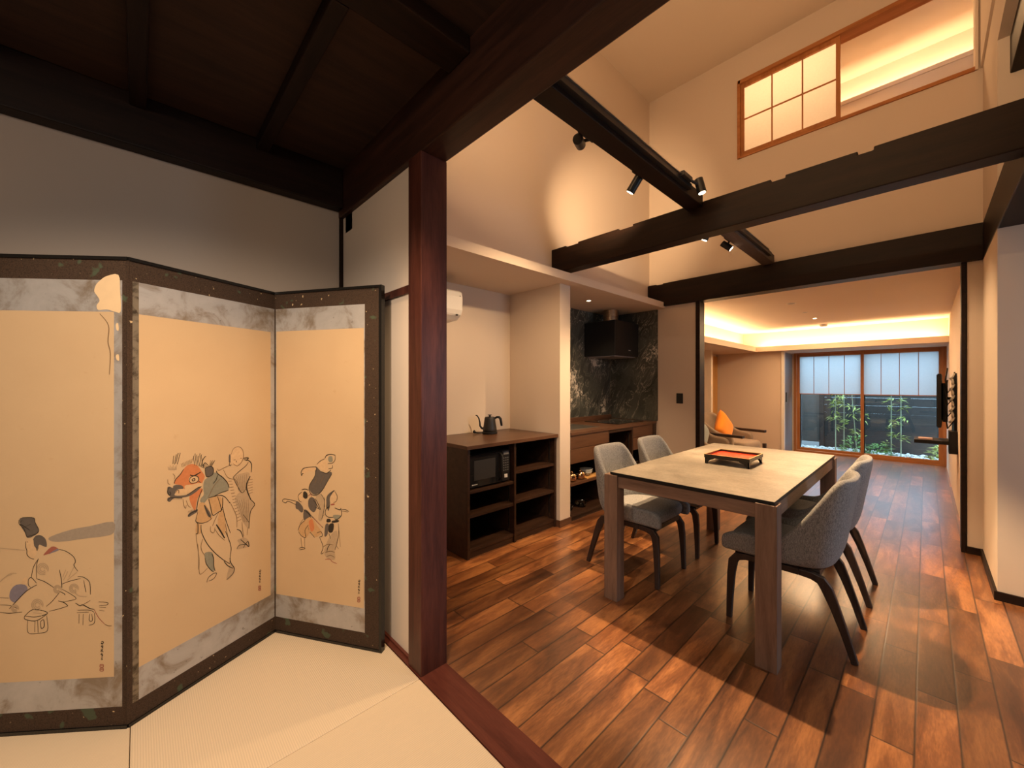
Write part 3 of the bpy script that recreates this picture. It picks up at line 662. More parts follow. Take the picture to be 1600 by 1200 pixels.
MB().tube([P(.050, .045), P(.072, .050), P(.086, .070), P(.088, .10), P(.096, .135), P(.110, .158), P(.124, .163)], [.012, .010, .008, .007, .006, .0055, .005], 12).build('spout', M['black_metal'], kt, smooth=True)
MB().tube([P(-.042, .135), P(-.062, .147), P(-.082, .146), P(-.094, .132), P(-.100, .10), P(-.104, .070)], [.008, .010, .011, .012, .011, .009], 12).build('handle', M['black_plastic'], kt, smooth=True)
MB().tube([P(.060, .008), P(.10, .007), P(.118, .008)], [.004, .005, .005], 8).build('cord', M['black_plastic'], kt, smooth=True)
MB().tube([P(.118, .010), P(.128, .012), P(.140, .020), P(.146, .024)], [.006, .010, .014, .010], 12).build('plug', M['black_plastic'], kt, smooth=True)
# air conditioner
ac = thing('air_conditioner', (-2.72, 1.5, 1.76), 'white wall air conditioner, mostly hidden behind the red-brown post', 'air conditioner')
prof = [(-2.834, 2.008), (-2.62, 2.008), (-2.592, 1.99), (-2.582, 1.95), (-2.584, 1.845), (-2.60, 1.808), (-2.66, 1.772), (-2.834, 1.765)]
MB().prism([(x, 1.12, z) for x, z in prof], (0, .785, 0)).build('housing', M['white_plastic'], ac, bevel=.006)
MB().obox((-2.632, 1.51, 1.790), (.030, .33, .004), ry=math.radians(-32)).build('louver', M['white_plastic'], ac)
MB().obox((-2.600, 1.86, 1.806), (.006, .010, .003), ry=math.radians(-35)).build('sensor', M['black_plastic'], ac)
MB().box(-2.5815, -2.5805, 1.872, 1.885, 1.952, 1.960).build('badge', M['grey_plastic'], ac)

# ------------------------------------------------------------------ kitchen
tag(BX('stone_panel', (-2.833, -2.825, 2.814, 4.438, .815, 2.126), M['marble'], keep=False), 'dark veined stone slab on the wall behind the sink', 'stone slab')
tag(BX('stone_panel', (-2.823, -2.18, 4.440, 4.448, .815, 2.126), M['marble'], keep=False), 'dark veined stone slab on the short wall beside the range hood', 'stone slab')
ky0, ky1, kx0, kx1 = 2.815, 4.438, -2.823, -2.19
kc = thing('kitchen_counter', (-2.5, 3.62, 0), 'brown wooden kitchen counter with drawers above open shelves', 'kitchen counter')
MB().box(kx0, kx1, ky0, ky1, .785, .812).build('worktop', M['counter_wood'], kc, bevel=.002)
MB().box(kx0, kx0+.02, ky0, ky1, .812, .860).build('upstand', M['counter_wood'], kc, bevel=.002)
def kitchen_drawer(ya, yb, za, zb):
    d = MB().box(kx1-.40, kx1-.01, ya, yb, za, zb).build('drawer', M['kitchen_wood'], kc, bevel=.0015)
kitchen_drawer(ky0+.002, 3.432, .662, .784); kitchen_drawer(ky0+.002, 3.432, .527, .658)
kitchen_drawer(3.915, 4.36, .662, .784); kitchen_drawer(3.915, 4.36, .527, .658)
for nm, b in (('top_rail', (kx1-.40, kx1-.01, 3.436, 3.912, .752, .784)), ('partition', (kx0+.02, kx1-.012, 3.434, 3.450, 0, .752)), ('partition', (kx0+.02, kx1-.012, 3.895, 3.913, 0, .752)),
              ('side_panel', (kx0+.02, kx1-.005, 4.362, 4.436, 0, .784)), ('side_panel', (kx0+.02, kx1-.2, ky0, ky0+.018, .02, .52)), ('back_panel', (kx0, kx0+.02, ky0, 4.436, 0, .785)),
              ('plinth', (kx0+.02, kx1-.03, ky0, 4.36, 0, .045))):
    MB().box(*b).build(nm, M['cab_wood'], kc, bevel=.0015)
MB().box(kx0+.02, kx1-.02, ky0+.018, 3.434, .322, .345).build('shelf', M['kitchen_wood'], kc)
for b in ((kx0+.02, kx1-.015, ky0+.018, 3.434, .045, .068), (kx0+.02, kx1-.015, 3.913, 4.362, .322, .345), (kx0+.02, kx1-.015, 3.913, 4.362, .045, .068), (kx0+.02, kx1-.015, 3.45, 3.895, .045, .068)):
    MB().box(*b).build('shelf', M['cab_wood'], kc)
MB().box(kx1-.06, kx1-.05, 3.890, 3.8945, .1, .72).build('shelf_track', M['steel'], kc)
sk = thing('kitchen_sink', (-2.485, 3.15, .812), 'steel rimmed sink set in the brown worktop', 'sink')
mb = MB(); X0, X1, Y0, Y1 = -2.66, -2.31, 2.86, 3.44
for b in ((X0, X1, Y0, Y0+.022, .812, .8155), (X0, X1, Y1-.022, Y1, .812, .8155), (X0, X0+.022, Y0+.022, Y1-.022, .812, .8155), (X1-.022, X1, Y0+.022, Y1-.022, .812, .8155)): mb.box(*b)
mb.build('rim', M['steel'], sk)
MB().box(X0+.022, X1-.022, Y0+.022, Y1-.022, .8121, .8135).build('basin', simple('dark_steel_basin', lin(.16, .15, .14), .35, .8), sk)
ct = thing('cooktop', (-2.5, 4.03, .812), 'flat black glass cooktop under the range hood', 'cooktop')
MB().box(-2.73, -2.29, 3.76, 4.31, .8122, .8185).build('glass_plate', M['dark_glass'], ct, bevel=.002)
mb = MB()
for (x, y) in ((-2.55, 3.92), (-2.55, 4.16)): mb.lathe((x, y, .8187), [(.085, 0), (.088, .0004), (.088, .0)], 30, cap=False)
mb.build('hob_rings', M['grey_plastic'], ct)
hd = thing('range_hood', (-2.62, 4.14, 1.575), 'box-shaped black range hood against the dark stone', 'range hood')
MB().box(-2.824, -2.404, 3.88, 4.40, 1.575, 1.975).build('canopy', M['black_metal'], hd, bevel=.004)
MB().box(-2.80, -2.43, 3.91, 4.37, 1.566, 1.576).build('filter_panel', M['grey_plastic'], hd)
MB().lathe((-2.60, 4.10, 1.975), [(.088, 0), (.088, .07), (.092, .072), (.092, .085), (.088, .087), (.088, .152)], 32).build('duct', simple('foil_duct', lin(.55, .38, .24), .35, .9, var=.5, scale=40, bstr=.5), hd, smooth=False)
MB().box(-2.404, -2.4025, 4.17, 4.215, 1.64, 1.648).build('indicator', M['marker'], hd)
sw = thing('light_switch', (-1.92, 4.449, 1.03), 'black switch plate on the plaster wall beside the living room opening', 'light switch')
MB().box(-1.958, -1.885, 4.441, 4.4495, 1.03, 1.145).build('plate', M['switch'], sw, bevel=.0015)
MB().box(-1.945, -1.898, 4.438, 4.441, 1.055, 1.12).build('rocker', M['switch'], sw, bevel=.001)
# crockery on the kitchen shelves
def teapot(x, y, z, r, label, rot):
    t = thing('teapot', (x, y, z), label, 'teapot', 'metal pots on the upper kitchen shelf')
    MB().lathe((x, y, z+.0005), [(r*.55, 0), (r*.9, r*.25), (r, r*.75), (r*.85, r*1.25), (r*.45, r*1.55), (r*.35, r*1.6)], 28).build('body', M['brass'], t, smooth=True)
    MB().lathe((x, y, z+r*1.6), [(r*.36, 0), (r*.2, r*.12), (r*.1, r*.16), (r*.1, r*.3), (0, r*.34)], 20).build('lid', M['brass'], t, smooth=True)
    u = Vector((math.cos(rot), math.sin(rot), 0)); c = Vector((x, y, z))
    MB().tube([c+u*r*.9+Vector((0,0,r*.7)), c+u*r*1.4+Vector((0,0,r*1.0)), c+u*r*1.6+Vector((0,0,r*1.4))], [r*.16, r*.12, r*.09], 10).build('spout', M['brass'], t, smooth=True)
    MB().tube([c-u*r*.7+Vector((0,0,r*1.3)), c-u*r*1.25+Vector((0,0,r*1.35)), c-u*r*1.35+Vector((0,0,r*.8)), c-u*r*.95+Vector((0,0,r*.5))], r*.08, 8).build('handle', M['black_metal'], t, smooth=True)
teapot(-2.275, 2.925, .345, .050, 'polished copper pot on the kitchen shelf, nearest the fin wall', -2.2)
teapot(-2.275, 3.062, .345, .048, 'polished copper pot on the kitchen shelf, beside the white bowls', -1.9)
tr = tag(MB().box(-2.42, -2.222, 3.10, 3.36, .3455, .3555).build('serving_board', M['pale_wood'], bevel=.002), 'thin wooden board under the stacked bowls', 'board')
def bowl(x, y, z, r, h, label, mat='ceramic_blue'):
    o = MB().lathe((x, y, z+.0004), [(r*.45, 0), (r*.48, h*.1), (r*.85, h*.55), (r, h), (r*.95, h), (r*.8, h*.55), (r*.4, h*.15), (0, h*.13)], 32).build('bowl', M[mat], smooth=True)
    return tag(o, label, 'bowl', 'stacked bowls on the kitchen shelf')
bowl(-2.30, 3.19, .3555, .062, .045, 'lower pale glazed bowl of the stack on the wooden board'); bowl(-2.30, 3.19, .376, .065, .045, 'upper patterned bowl of the stack on the wooden board')
def glass(x, y, z, r, h, label):
    o = MB().lathe((x, y, z+.0005), [(r*.6, 0), (r*.75, .004), (r, h), (r*.94, h), (r*.68, .010), (0, .008)], 24).build('glass_bowl', M['glassware'], smooth=True)
    return tag(o, label, 'glass bowl', 'glassware on the lowest kitchen shelf')
glass(-2.33, 2.92, .068, .075, .06, 'clear glass bowl at the front of the lowest shelf beside the fin wall')
glass(-2.47, 3.05, .068, .07, .10, 'taller clear glass bowl at the back of the lowest shelf')
glass(-2.30, 3.11, .068, .06, .05, 'small clear glass bowl toward the right of the lowest shelf')
bowl(-2.33, 4.10, .345, .08, .03, 'flat metal bowl on the shelf under the right hand drawers', 'steel')

# ------------------------------------------------------------------ dining table
tx0, tx1, ty0, ty1 = -1.302, -.440, 1.985, 3.625
tt = thing('dining_table', ((tx0+tx1)/2, (ty0+ty1)/2, 0), 'rectangular dining table with a grey stone-look top and thick walnut legs', 'table')
def m_top():
    m = N('grey_stone_look_top'); v = m.obj(); a = m.noise(v, 6, 6, .65, .4); b = m.noise(v, 90, 4, .7); w = m.noise(m.obj((1, 8, 1), (0, 0, .3)), 6, 4, .6)
    h = m.math('ADD', m.math('MULTIPLY', a, .42), m.math('ADD', m.math('MULTIPLY', b, .38), m.math('MULTIPLY', w, .20)))
    return m.bsdf(m.ramp(h, [(.36, lin(.105, .090, .072)), (.62, lin(.24, .208, .168))]), .42, 0, .45, bump=h, bstr=.12, bdist=.001)
top_ = MB().box(tx0+.036, tx1-.010, ty0+.006, ty1-.010, .7265, .7394).build('tabletop', M['black_plastic'], tt, bevel=.001)
MB().box(tx0+.037, tx1-.011, ty0+.007, ty1-.011, .7394, .7400).build('stone_surface', m_top(), top_)
MB().box(tx0+.040, tx1-.014, ty0+.010, ty1-.014, .719, .7265).build('underframe', M['black_plastic'], tt)
for x in (tx0, tx1-.084):
    for y in (ty0, ty1-.078): MB().box(x, x+.084, y, y+.078, 0, .7235).build('leg', M['table_wood'], tt, bevel=.002)
for y in (ty0+.014, ty1-.040): MB().box(tx0+.084, tx1-.084, y, y+.026, .655, .719).build('apron', M['table_wood_x'], tt, bevel=.001)
for x in (tx0+.030, tx1-.040): MB().box(x, x+.026, ty0+.078, ty1-.078, .655, .719).build('apron', M['table_wood_y'], tt, bevel=.001)
# tray
tx, ty = -.855, 2.785
tr = thing('footed_tray', (tx, ty, .74), 'small red and black lacquer tray on four feet on the table', 'tray')
hx, hy = .130, .142
tb_ = MB()
tb_.box(tx-hx, tx+hx, ty-hy, ty+hy, .778, .785); tb_.build('tray_board', M['lacquer_black'], tr, bevel=.001)
MB().box(tx-hx+.010, tx+hx-.010, ty-hy+.010, ty+hy-.010, .785, .7865).build('tray_surface', M['lacquer_red'], tr)
rm = MB()
for b in ((-hx, hx, -hy, -hy+.010), (-hx, hx, hy-.010, hy), (-hx, -hx+.010, -hy+.01, hy-.01), (hx-.010, hx, -hy+.01, hy-.01)): rm.box(tx+b[0], tx+b[1], ty+b[2], ty+b[3], .785, .800)
rim = rm.build('rim', M['lacquer_black'], tr, bevel=.001)
rm = MB()
for b in ((-hx, hx, -hy, -hy+.006), (-hx, hx, hy-.006, hy), (-hx, -hx+.006, -hy+.006, hy-.006), (hx-.006, hx, -hy+.006, hy-.006)): rm.box(tx+b[0], tx+b[1], ty+b[2], ty+b[3], .800, .8015)
rm.build('worn_edge', simple('worn_gold_edge', lin(.45, .26, .10), .4), rim)
for sx in (-1, 1):
    for sy in (-1, 1):
        f = MB(); cx_, cy_ = tx+sx*(hx-.004), ty+sy*(hy-.004)
        p = [(0, 0), (0, -.0375), (-.014, -.0375), (-.018, -.026), (-.030, -.014), (-.052, -.006), (-.056, 0)]
        f.prism([(cx_, cy_+sy*q[0], .778+q[1]) for q in p], (-sx*.006, 0, 0)); f.prism([(cx_+sx*q[0], cy_, .778+q[1]) for q in p], (0, -sy*.006, 0))
        f.build('foot', M['lacquer_black'], tr)

# ------------------------------------------------------------------ chairs
def sm(x, a, b):
    t = max(0, min(1, (x-a)/(b-a))); return t*t*(3-2*t)
def shell(hw, xf, xs, xb, zb, zarm, ztop, th, lean, rise=(.13, -.15), fpow=2.6, taper=.16, nz=8, bend=0.0):
    # plan path: straight side then superellipse corner
    pts = []
    nside = 7; nc = 12
    for i in range(nside): pts.append((xf + (xs-xf)*i/nside, hw))
    for i in range(nc+1):
        a = PI/2*i/nc; c, s_ = math.cos(a), math.sin(a)
        pts.append((xs + (xb-xs)*(s_**(2/fpow)), hw*(c**(2/fpow)) if c > 1e-9 else 0))
    pts = pts + [(x, -y) for x, y in pts[-2::-1]]
    n = len(pts); cols = []
    for i, (x, y) in enumerate(pts):
        p0 = Vector(pts[max(i-1, 0)]); p1 = Vector(pts[min(i+1, n-1)]); t = (p1-p0).normalized(); nrm = Vector((-t.y, t.x))  # inward
        if nrm.dot(Vector((xs*.3, 0)) - Vector((x, y))) < 0: nrm = -nrm
        h = zarm + (ztop-zarm)*sm(x, rise[0], rise[1])
        h -= .030*sm(x, xf-.05, xf)      # rounded front of the wing
        col = []
        for k in range(nz+1):
            f = k/nz; z = zb + (h-zb)*f; q = (z-zb)/(ztop-zb)
            bk = sm(x, xf, xs)
            und = .028*(1-min(1, f*5))**2 if f < .2 else 0
            X = x - lean*q*bk*(1+bend*q) ; Yv = y*(1 + .06*q - taper*q*q)
            col.append(Vector((X, Yv, z)) + Vector((nrm.x, nrm.y, 0))*und)
        top = col[-1] + Vector((nrm.x*th*.5, nrm.y*th*.5, th*.28)); col.append(top)
        inn = []
        for k in range(nz, 0, -1):
            c = col[k]; inn.append(c + Vector((nrm.x*th, nrm.y*th, 0)))
        col += inn
        cols.append(col)
    return cols
def shell_mb(cols, tipx=.012):
    mb = MB()
    # close the front ends by an extra shrunken ring
    def cap(c, d):
        m = sum(c, Vector())/len(c); return [p*.0 + (p-m)*.72 + m + Vector((d, 0, 0)) for p in c]
    rings = [cap(cols[0], tipx)] + cols + [cap(cols[-1], tipx)]
    return mb.loft(rings)
def make_dining_chair():
    root = thing('dining_chair', (0, 0, 0), 'x', 'chair', 'grey upholstered dining chairs')
    shell_mb(shell(.225, .275, -.05, -.190, .362, .470, .803, .038, .072, rise=(.06, -.165), taper=.12, fpow=2.8)).build('backrest_shell', M['fabric'], root, smooth=True, sub=1, local=True)
    # seat cushion
    mb = MB(); rings = []
    for z, g in ((.372, -.02), (.385, .0), (.43, .004), (.455, -.010), (.463, -.045)):
        r = []
        for (x, y) in [(.262, .17), (.262, .0), (.262, -.17), (.235, -.182), (.05, -.182), (-.08, -.165), (-.14, -.08), (-.145, 0), (-.14, .08), (-.08, .165), (.05, .182), (.235, .182)]:
            L = math.hypot(x-.05, y); r.append((x+(x-.05)/L*g, y+y/L*g, z - .012*sm(x, 0, -.15)))
        rings.append(r)
    mb.loft(rings).build('seat_cushion', M['fabric'], root, smooth=True, sub=2, local=True)
    MB().box(-.13, .235, -.165, .165, .335, .365).build('seat_frame', M['chair_wood'], root, local=True, bevel=.003)
    for s in (-1, 1):
        y = s*.182
        fx = [(.255, y+s*.008, 0), (.252, y+s*.005, .12), (.246, y+s*.002, .24), (.238, y, .305), (.218, y, .334), (.180, y, .343), (.13, y, .345)]
        MB().sweep(fx, .026, [.026, .031, .038, .044, .040, .032, .030]).build('leg', M['chair_wood'], root, local=True, bevel=.004)
        bx = [(-.258, y, 0), (-.222, y, .12), (-.185, y, .23), (-.158, y, .300), (-.136, y, .332), (-.100, y, .343), (-.05, y, .345)]
        MB().sweep(bx, .026, [.026, .031, .038, .046, .042, .034, .030]).build('leg', M['chair_wood'], root, local=True, bevel=.004)
        MB().sweep([(-.05, y, .345), (.13, y, .345)], .026, .030).build('side_rail', M['chair_wood'], root, local=True, bevel=.002)
    for x in (-.09, .19): MB().box(x-.014, x+.014, -.17, .17, .322, .338).build('cross_rail', M['chair_wood'], root, local=True)
    return root
proto = make_dining_chair()
spots = [(-1.385, 2.49, 0, 'grey dining chair on the kitchen side, nearer the shelf unit'),
         (-1.385, 3.10, 0, 'grey dining chair on the kitchen side, farther back near the black switch'),
         (-.475, 2.50, PI, 'grey dining chair on the right side of the table, nearest the tatami room'),
         (-.475, 3.15, PI, 'grey dining chair on the right side of the table, partly behind another chair')]
for i, (x, y, a, lb) in enumerate(spots):
    o = proto if i == 0 else copy_tree(proto)
    o.location = (x, y, 0); o.rotation_euler = (0, 0, a); o['label'] = lb

# ------------------------------------------------------------------ armchairs and cushions
def make_armchair():
    root = thing('armchair', (0, 0, 0), 'x', 'armchair', 'taupe armchairs along the left of the living room')
    shell_mb(shell(.33, .22, -.15, -.36, .22, .50, .765, .06, .14, rise=(.10, -.26), taper=.10)).build('backrest_shell', M['beige_fabric'], root, smooth=True, sub=1, local=True)
    mb = MB()
    rings = []
    for z, g in ((.25, -.02), (.27, .0), (.37, .006), (.40, -.012), (.41, -.06)):
        rings.append([(x+(1 if x > .1 else -1)*g, y+(1 if y > 0 else -1)*g*(abs(y) > .01), z) for x, y in [(.38, .25), (.38, 0), (.38, -.25), (.34, -.27), (-.18, -.27), (-.22, -.2), (-.22, .2), (-.18, .27), (.34, .27)]])
    mb.loft(rings).build('seat_cushion', M['beige_fabric'], root, smooth=True, sub=2, local=True)
    MB().sweep([(-.22, .325, .545), (.05, .335, .535), (.40, .335, .530)], [.045, .07, .075], .036).build('arm_pad', M['chair_wood'], root, local=True, bevel=.004)
    for s in (-1, 1):
        MB().sweep([(.43, s*.25, 0), (.42, s*.25, .36)], .04, .045).build('leg', M['chair_wood'], root, local=True, bevel=.004)
        MB().sweep([(-.40, s*.27, 0), (-.33, s*.27, .25)], .035, .04).build('leg', M['chair_wood'], root, local=True, bevel=.004)
    MB().box(-.30, .34, -.28, .28, .20, .25).build('seat_frame', M['chair_wood'], root, local=True, bevel=.004)
    return root
a1 = make_armchair(); a1.location = (-2.12, 6.62, 0); a1.rotation_euler = (0, 0, math.radians(-8)); a1['label'] = 'taupe armchair with dark wooden arm rests holding the orange cushion'
a2 = copy_tree(a1); a2.location = (-2.12, 5.62, 0); a2.rotation_euler = (0, 0, math.radians(-4)); a2['label'] = 'taupe armchair holding the blue-grey cushion, mostly hidden by the jamb post'
def cushion(loc, rot, mat, label, w=.44):
    mb = MB(); n = 15; F0, B0 = [], []
    vf = {}
    for i in range(n):
        for j in range(n):
            u_, v_ = i/(n-1)*2-1, j/(n-1)*2-1
            puff = (max(0, 1-u_**4)*max(0, 1-v_**4))**.55
            sh_ = 1 - .07*(1-abs(u_*v_))*max(abs(u_), abs(v_))**3
            for sg in (1, -1):
                edge = i in (0, n-1) or j in (0, n-1)
                if edge and sg == -1: vf[(i, j, -1)] = vf[(i, j, 1)]; continue
                vf[(i, j, sg)] = mb.b.verts.new((u_*w/2*sh_, sg*.075*puff, v_*w/2*sh_))
    for i in range(n-1):
        for j in range(n-1):
            for sg in (1, -1):
                q = [vf[(i, j, sg)], vf[(i+1, j, sg)], vf[(i+1, j+1, sg)], vf[(i, j+1, sg)]]
                if len(set(q)) > 2:
                    try: mb.b.faces.new(list(dict.fromkeys(q)))
                    except ValueError: pass
    o = mb.build('cushion', M[mat], smooth=True, local=True); o.location = loc; o.rotation_euler = rot
    return tag(o, label, 'cushion', 'cushions on the armchairs')
cushion((-2.17, 6.62, .57), (math.radians(-14), math.radians(42), math.radians(76)), 'orange_fabric', 'bright orange cushion leaning in the farther armchair', .42)
cushion((-2.17, 5.62, .57), (math.radians(-14), math.radians(42), math.radians(76)), 'bluegrey_fabric', 'blue-grey cushion leaning in the nearer armchair beside the jamb post', .42)

# ------------------------------------------------------------------ television with its wall arm
tv = thing('television', (.10, 6.4, .80), 'thin black television on a wall arm, seen edge on', 'television')
MB().obox((.105, 6.38, 1.08), (.014, .47, .275), rz=math.radians(-1.5)).build('screen_housing', M['black_plastic'], tv, bevel=.004)
MB().obox((.088, 6.38, 1.08), (.002, .46, .265), rz=math.radians(-1.5)).build('screen', M['dark_glass'], tv)
MB().obox((.135, 6.30, 1.06), (.018, .30, .20)).build('rear_box', M['black_plastic'], tv, bevel=.006)
MB().box(.195, .2135, 5.98, 6.5, .72, 1.36).build('wall_plate', M['black_metal'], tv)
MB().tube([(.15, 6.2, 1.1), (.18, 6.0, 1.1), (.205, 6.2, 1.1)], .015, 10).build('arm', M['black_metal'], tv)
for k in range(4):
    z = .85+.12*k; MB().tube([(.15, 5.98, z+.2), (.135, 5.93, z+.08), (.15, 5.92, z-.05), (.19, 5.97, z+.02), (.20, 6.02, z+.16)], .006, 8).build('cable', M['black_plastic'], tv, smooth=True)
for k in range(9):
    z = .86+.055*k; MB().tube([(.165+.02*(k % 2), 5.95, z), (.185, 5.94, z+.03), (.178+.015*((k+1) % 2), 5.955, z+.055)], .010, 8).build('cable_tie', M['white_plastic'], tv, smooth=True)
ws = thing('wall_shelf', (.06, 5.9, .63), 'thin black shelf below the television', 'shelf')
MB().box(-.085, .155, 5.72, 6.05, .655, .69).build('board', M['black_plastic'], ws, bevel=.003)
MB().box(.155, .2145, 5.80, 5.98, .56, .78).build('bracket', M['black_metal'], ws, bevel=.003)
tag(BX('notebook', (-.055, .045, 5.76, 5.90, .690, .702), simple('pink_cover', lin(.52, .38, .36), .7)), 'small pale pink booklet lying on the black wall shelf', 'booklet')

# ------------------------------------------------------------------ folding screen with ink paintings
HT = 1.712
FP = [Vector((-2.378, -.492)), Vector((-2.000, -.026)), Vector((-2.263, .502)), Vector((-1.743, .823))]
fs = thing('folding_screen', (-2.0, -.026, 0), 'old folding screen of painted paper panels standing on the straw mats', 'folding screen')
fs['_org'] = (-2.0, -.026, 0)
class Panel:
    def __init__(s, A, B):
        s.A, s.B = A, B; s.w = (B-A).length; s.t = (B-A).normalized(); s.n = Vector((s.t.y, -s.t.x))
        if s.n.dot(-A) < 0: s.n = -s.n
    def p(s, u, z, off=0): q = s.A + s.t*u + s.n*off; return Vector((q.x, q.y, z))
    def px(s, x, y):           # photo pixel -> (u, z) on the panel's face
        d = ray(x, y); n3 = Vector((s.n.x, s.n.y, 0)); A3 = Vector((s.A.x, s.A.y, CZ))
        k = n3.dot(A3 - Vector((0, 0, CZ)))/n3.dot(d); q = Vector((0, 0, CZ)) + d*k
        return (Vector((q.x, q.y))-s.A).dot(s.t), q.z
    def slab(s, mb, u0, u1, z0, z1, o0, o1):
        P_ = [s.p(u, z, o) for z in (z0, z1) for o in (o0, o1) for u in (u0, u1)]
        vs = [mb.b.verts.new(p) for p in P_]
        for f in ((0,2,3,1), (4,5,7,6), (0,1,5,4), (2,6,7,3), (0,4,6,2), (1,3,7,5)): mb.b.faces.new([vs[i] for i in f])
        return mb
panels = [Panel(FP[0], FP[1]), Panel(FP[1], FP[2]), Panel(FP[2], FP[3])]
# per panel: borders (left brocade, right brocade, left silver, right silver)
u2 = panels[1].px; u3 = panels[2].px; u1 = panels[0].px
spec = [dict(bl=.04, br=panels[0].w-u1(191, 700)[0], sl=.06, sr=panels[0].w-u1(178, 700)[0], pz0=u1(170, 1058)[1], pz1=u1(170, 487)[1]),
        dict(bl=u2(207, 700)[0], br=.003, sl=u2(217, 700)[0], sr=panels[1].w-u2(423, 700)[0], pz0=u2(231, 1035)[1], pz1=u2(217, 491)[1]),
        dict(bl=.002, br=panels[2].w-u3(570, 700)[0], sl=.007, sr=panels[2].w-u3(568.5, 700)[0], pz0=u3(432, 928)[1], pz1=u3(432, 518)[1])]
pobj = []
for pn, sp in zip(panels, spec):
    w = pn.w; ends = pn is panels[2]
    rt = pn.slab(MB(), .002, w-.002, .004, HT-.004, -.020, -.002).build('panel', M['lacquer_black'], fs)
    ed = [(0, w, HT-.012, HT), (0, w, 0, .012)]
    if ends: ed.append((w-.014, w, .012, HT-.012))
    if pn is panels[0]: ed.append((0, .012, .012, HT-.012))
    for e_ in ed: pn.slab(MB(), e_[0], e_[1], e_[2], e_[3], -.022, .005).build('lacquer_edge', M['lacquer_black'], rt)
    b = MB(); zt = HT-.085; zb = .078
    pn.slab(b, .001, w-.001, zt, HT-.012, -.002, 0); pn.slab(b, .001, w-.001, .012, zb, -.002, 0)
    pn.slab(b, .001, sp['bl'], zb, zt, -.002, 0); pn.slab(b, w-sp['br'], w-(.014 if ends else .001), zb, zt, -.002, 0)
    b.build('brocade_border', M['brocade'], rt)
    s_ = MB(); pz0, pz1 = sp['pz0'], sp['pz1']
    pn.slab(s_, sp['bl'], w-sp['br'], pz1, zt, -.002, -.0004); pn.slab(s_, sp['bl'], w-sp['br'], zb, pz0, -.002, -.0004)
    if w-sp['sr'] < w-sp['br']: pn.slab(s_, w-sp['sr'], w-sp['br'], pz0, pz1, -.002, -.0004)
    if pn is not panels[1]: pn.slab(s_, sp['bl'], sp['sl'], pz0, pz1, -.002, -.0004)
    s_.build('silver_mount', M['silver'], rt)
    if pn is panels[1]: pn.slab(MB(), sp['bl'], sp['sl'], zb, zt, -.002, -.0002).build('worn_mount_strip', M['silver_dark'], rt)
    pn.slab(MB(), sp['sl'], w-sp['sr'], pz0, pz1, -.002, -.0006).build('painting_paper', M['oldpaper'], rt)
    pobj.append(rt)
for pn in (panels[1], panels[2]):
    e = MB(); pn.slab(e, -.0035, .0035, .014, HT-.014, -.002, .001); e.build('hinge_strip', M['brocade'], fs)

class Art:
    """thin pigment layers lying on one panel's paper, drawn in photo crop coordinates"""
    def __init__(s, pn, ox, oy, sc): s.pn, s.ox, s.oy, s.sc = pn, ox, oy, sc; s.g = {}; s.k = 0
    def uv(s, p): return s.pn.px(s.ox + p[0]/s.sc, s.oy + p[1]/s.sc)
    def mb(s, m): return s.g.setdefault(m, MB())
    def fill(s, m, pts, off=None):
        s.k += 1; off = -.0003 + s.k*.000012 if off is None else off
        pts = s.smooth(pts, True, 3)
        s.mb(m).poly([s.pn.p(*s.uv(p), off) for p in pts])
    def smooth(s, pts, closed=False, n=5):
        P_ = [Vector((float(a), float(b))) for a, b in pts]; out = []; L = len(P_)
        rng = range(L) if closed else range(L-1)
        for i in rng:
            a, b, c, d = (P_[(i-1) % L] if closed or i > 0 else P_[0]), P_[i], P_[(i+1) % L], (P_[(i+2) % L] if closed or i+2 < L else P_[-1])
            for k in range(n):
                t = k/n; out.append(.5*((2*b)+(-a+c)*t+(2*a-5*b+4*c-d)*t*t+(-a+3*b-3*c+d)*t**3))
        if not closed: out.append(P_[-1])
        return out
    def line(s, m, w, pts, taper=.35):
        q = s.smooth(pts) if len(pts) > 2 else [Vector(pts[0]), Vector(pts[1])]
        uv = [Vector(s.uv(p)) for p in q]; n = len(uv); s.k += 1
        # width in metres at the panel
        sc = (Vector(s.uv((pts[0][0]+1, pts[0][1]))) - Vector(s.uv(pts[0]))).length
        sy = (Vector(s.uv((pts[0][0], pts[0][1]+1))) - Vector(s.uv(pts[0]))).length
        ww = w*(sc+sy)/2*1.25
        A, B = [], []
        for i, p in enumerate(uv):
            t = (uv[min(i+1, n-1)] - uv[max(i-1, 0)])
            if t.length < 1e-9: t = Vector((1, 0))
            t.normalize(); nr = Vector((-t.y, t.x)); f = i/(n-1)
            h = ww/2*(1 - taper*abs(2*f-1)**2)
            A.append(p+nr*h); B.append(p-nr*h)
        off = .00012 + (s.k % 7)*.00001
        b = s.mb(m).b
        va = [b.verts.new(s.pn.p(p.x, p.y, off)) for p in A]; vb = [b.verts.new(s.pn.p(p.x, p.y, off)) for p in B]
        for i in range(n-1): b.faces.new((va[i], va[i+1], vb[i+1], vb[i]))
    def done(s, root, label):
        # every pigment of this panel's picture in one painted part, a material slot per pigment
        me = bpy.data.meshes.new('ink_painting'); b = bmesh.new(); mats = list(s.g)
        off = Vector((-2.0, -.026, 0))
        for mi, m in enumerate(mats):
            me.materials.append(M[m]); vm = {}
            for v in s.g[m].b.verts: vm[v] = b.verts.new(v.co - off)
            for f in s.g[m].b.faces:
                try: g = b.faces.new([vm[v] for v in f.verts]); g.material_index = mi
                except ValueError: pass
            s.g[m].b.free()
        b.to_mesh(me); b.free()
        o = bpy.data.objects.new('ink_painting', me); COL.objects.link(o); o.parent = root
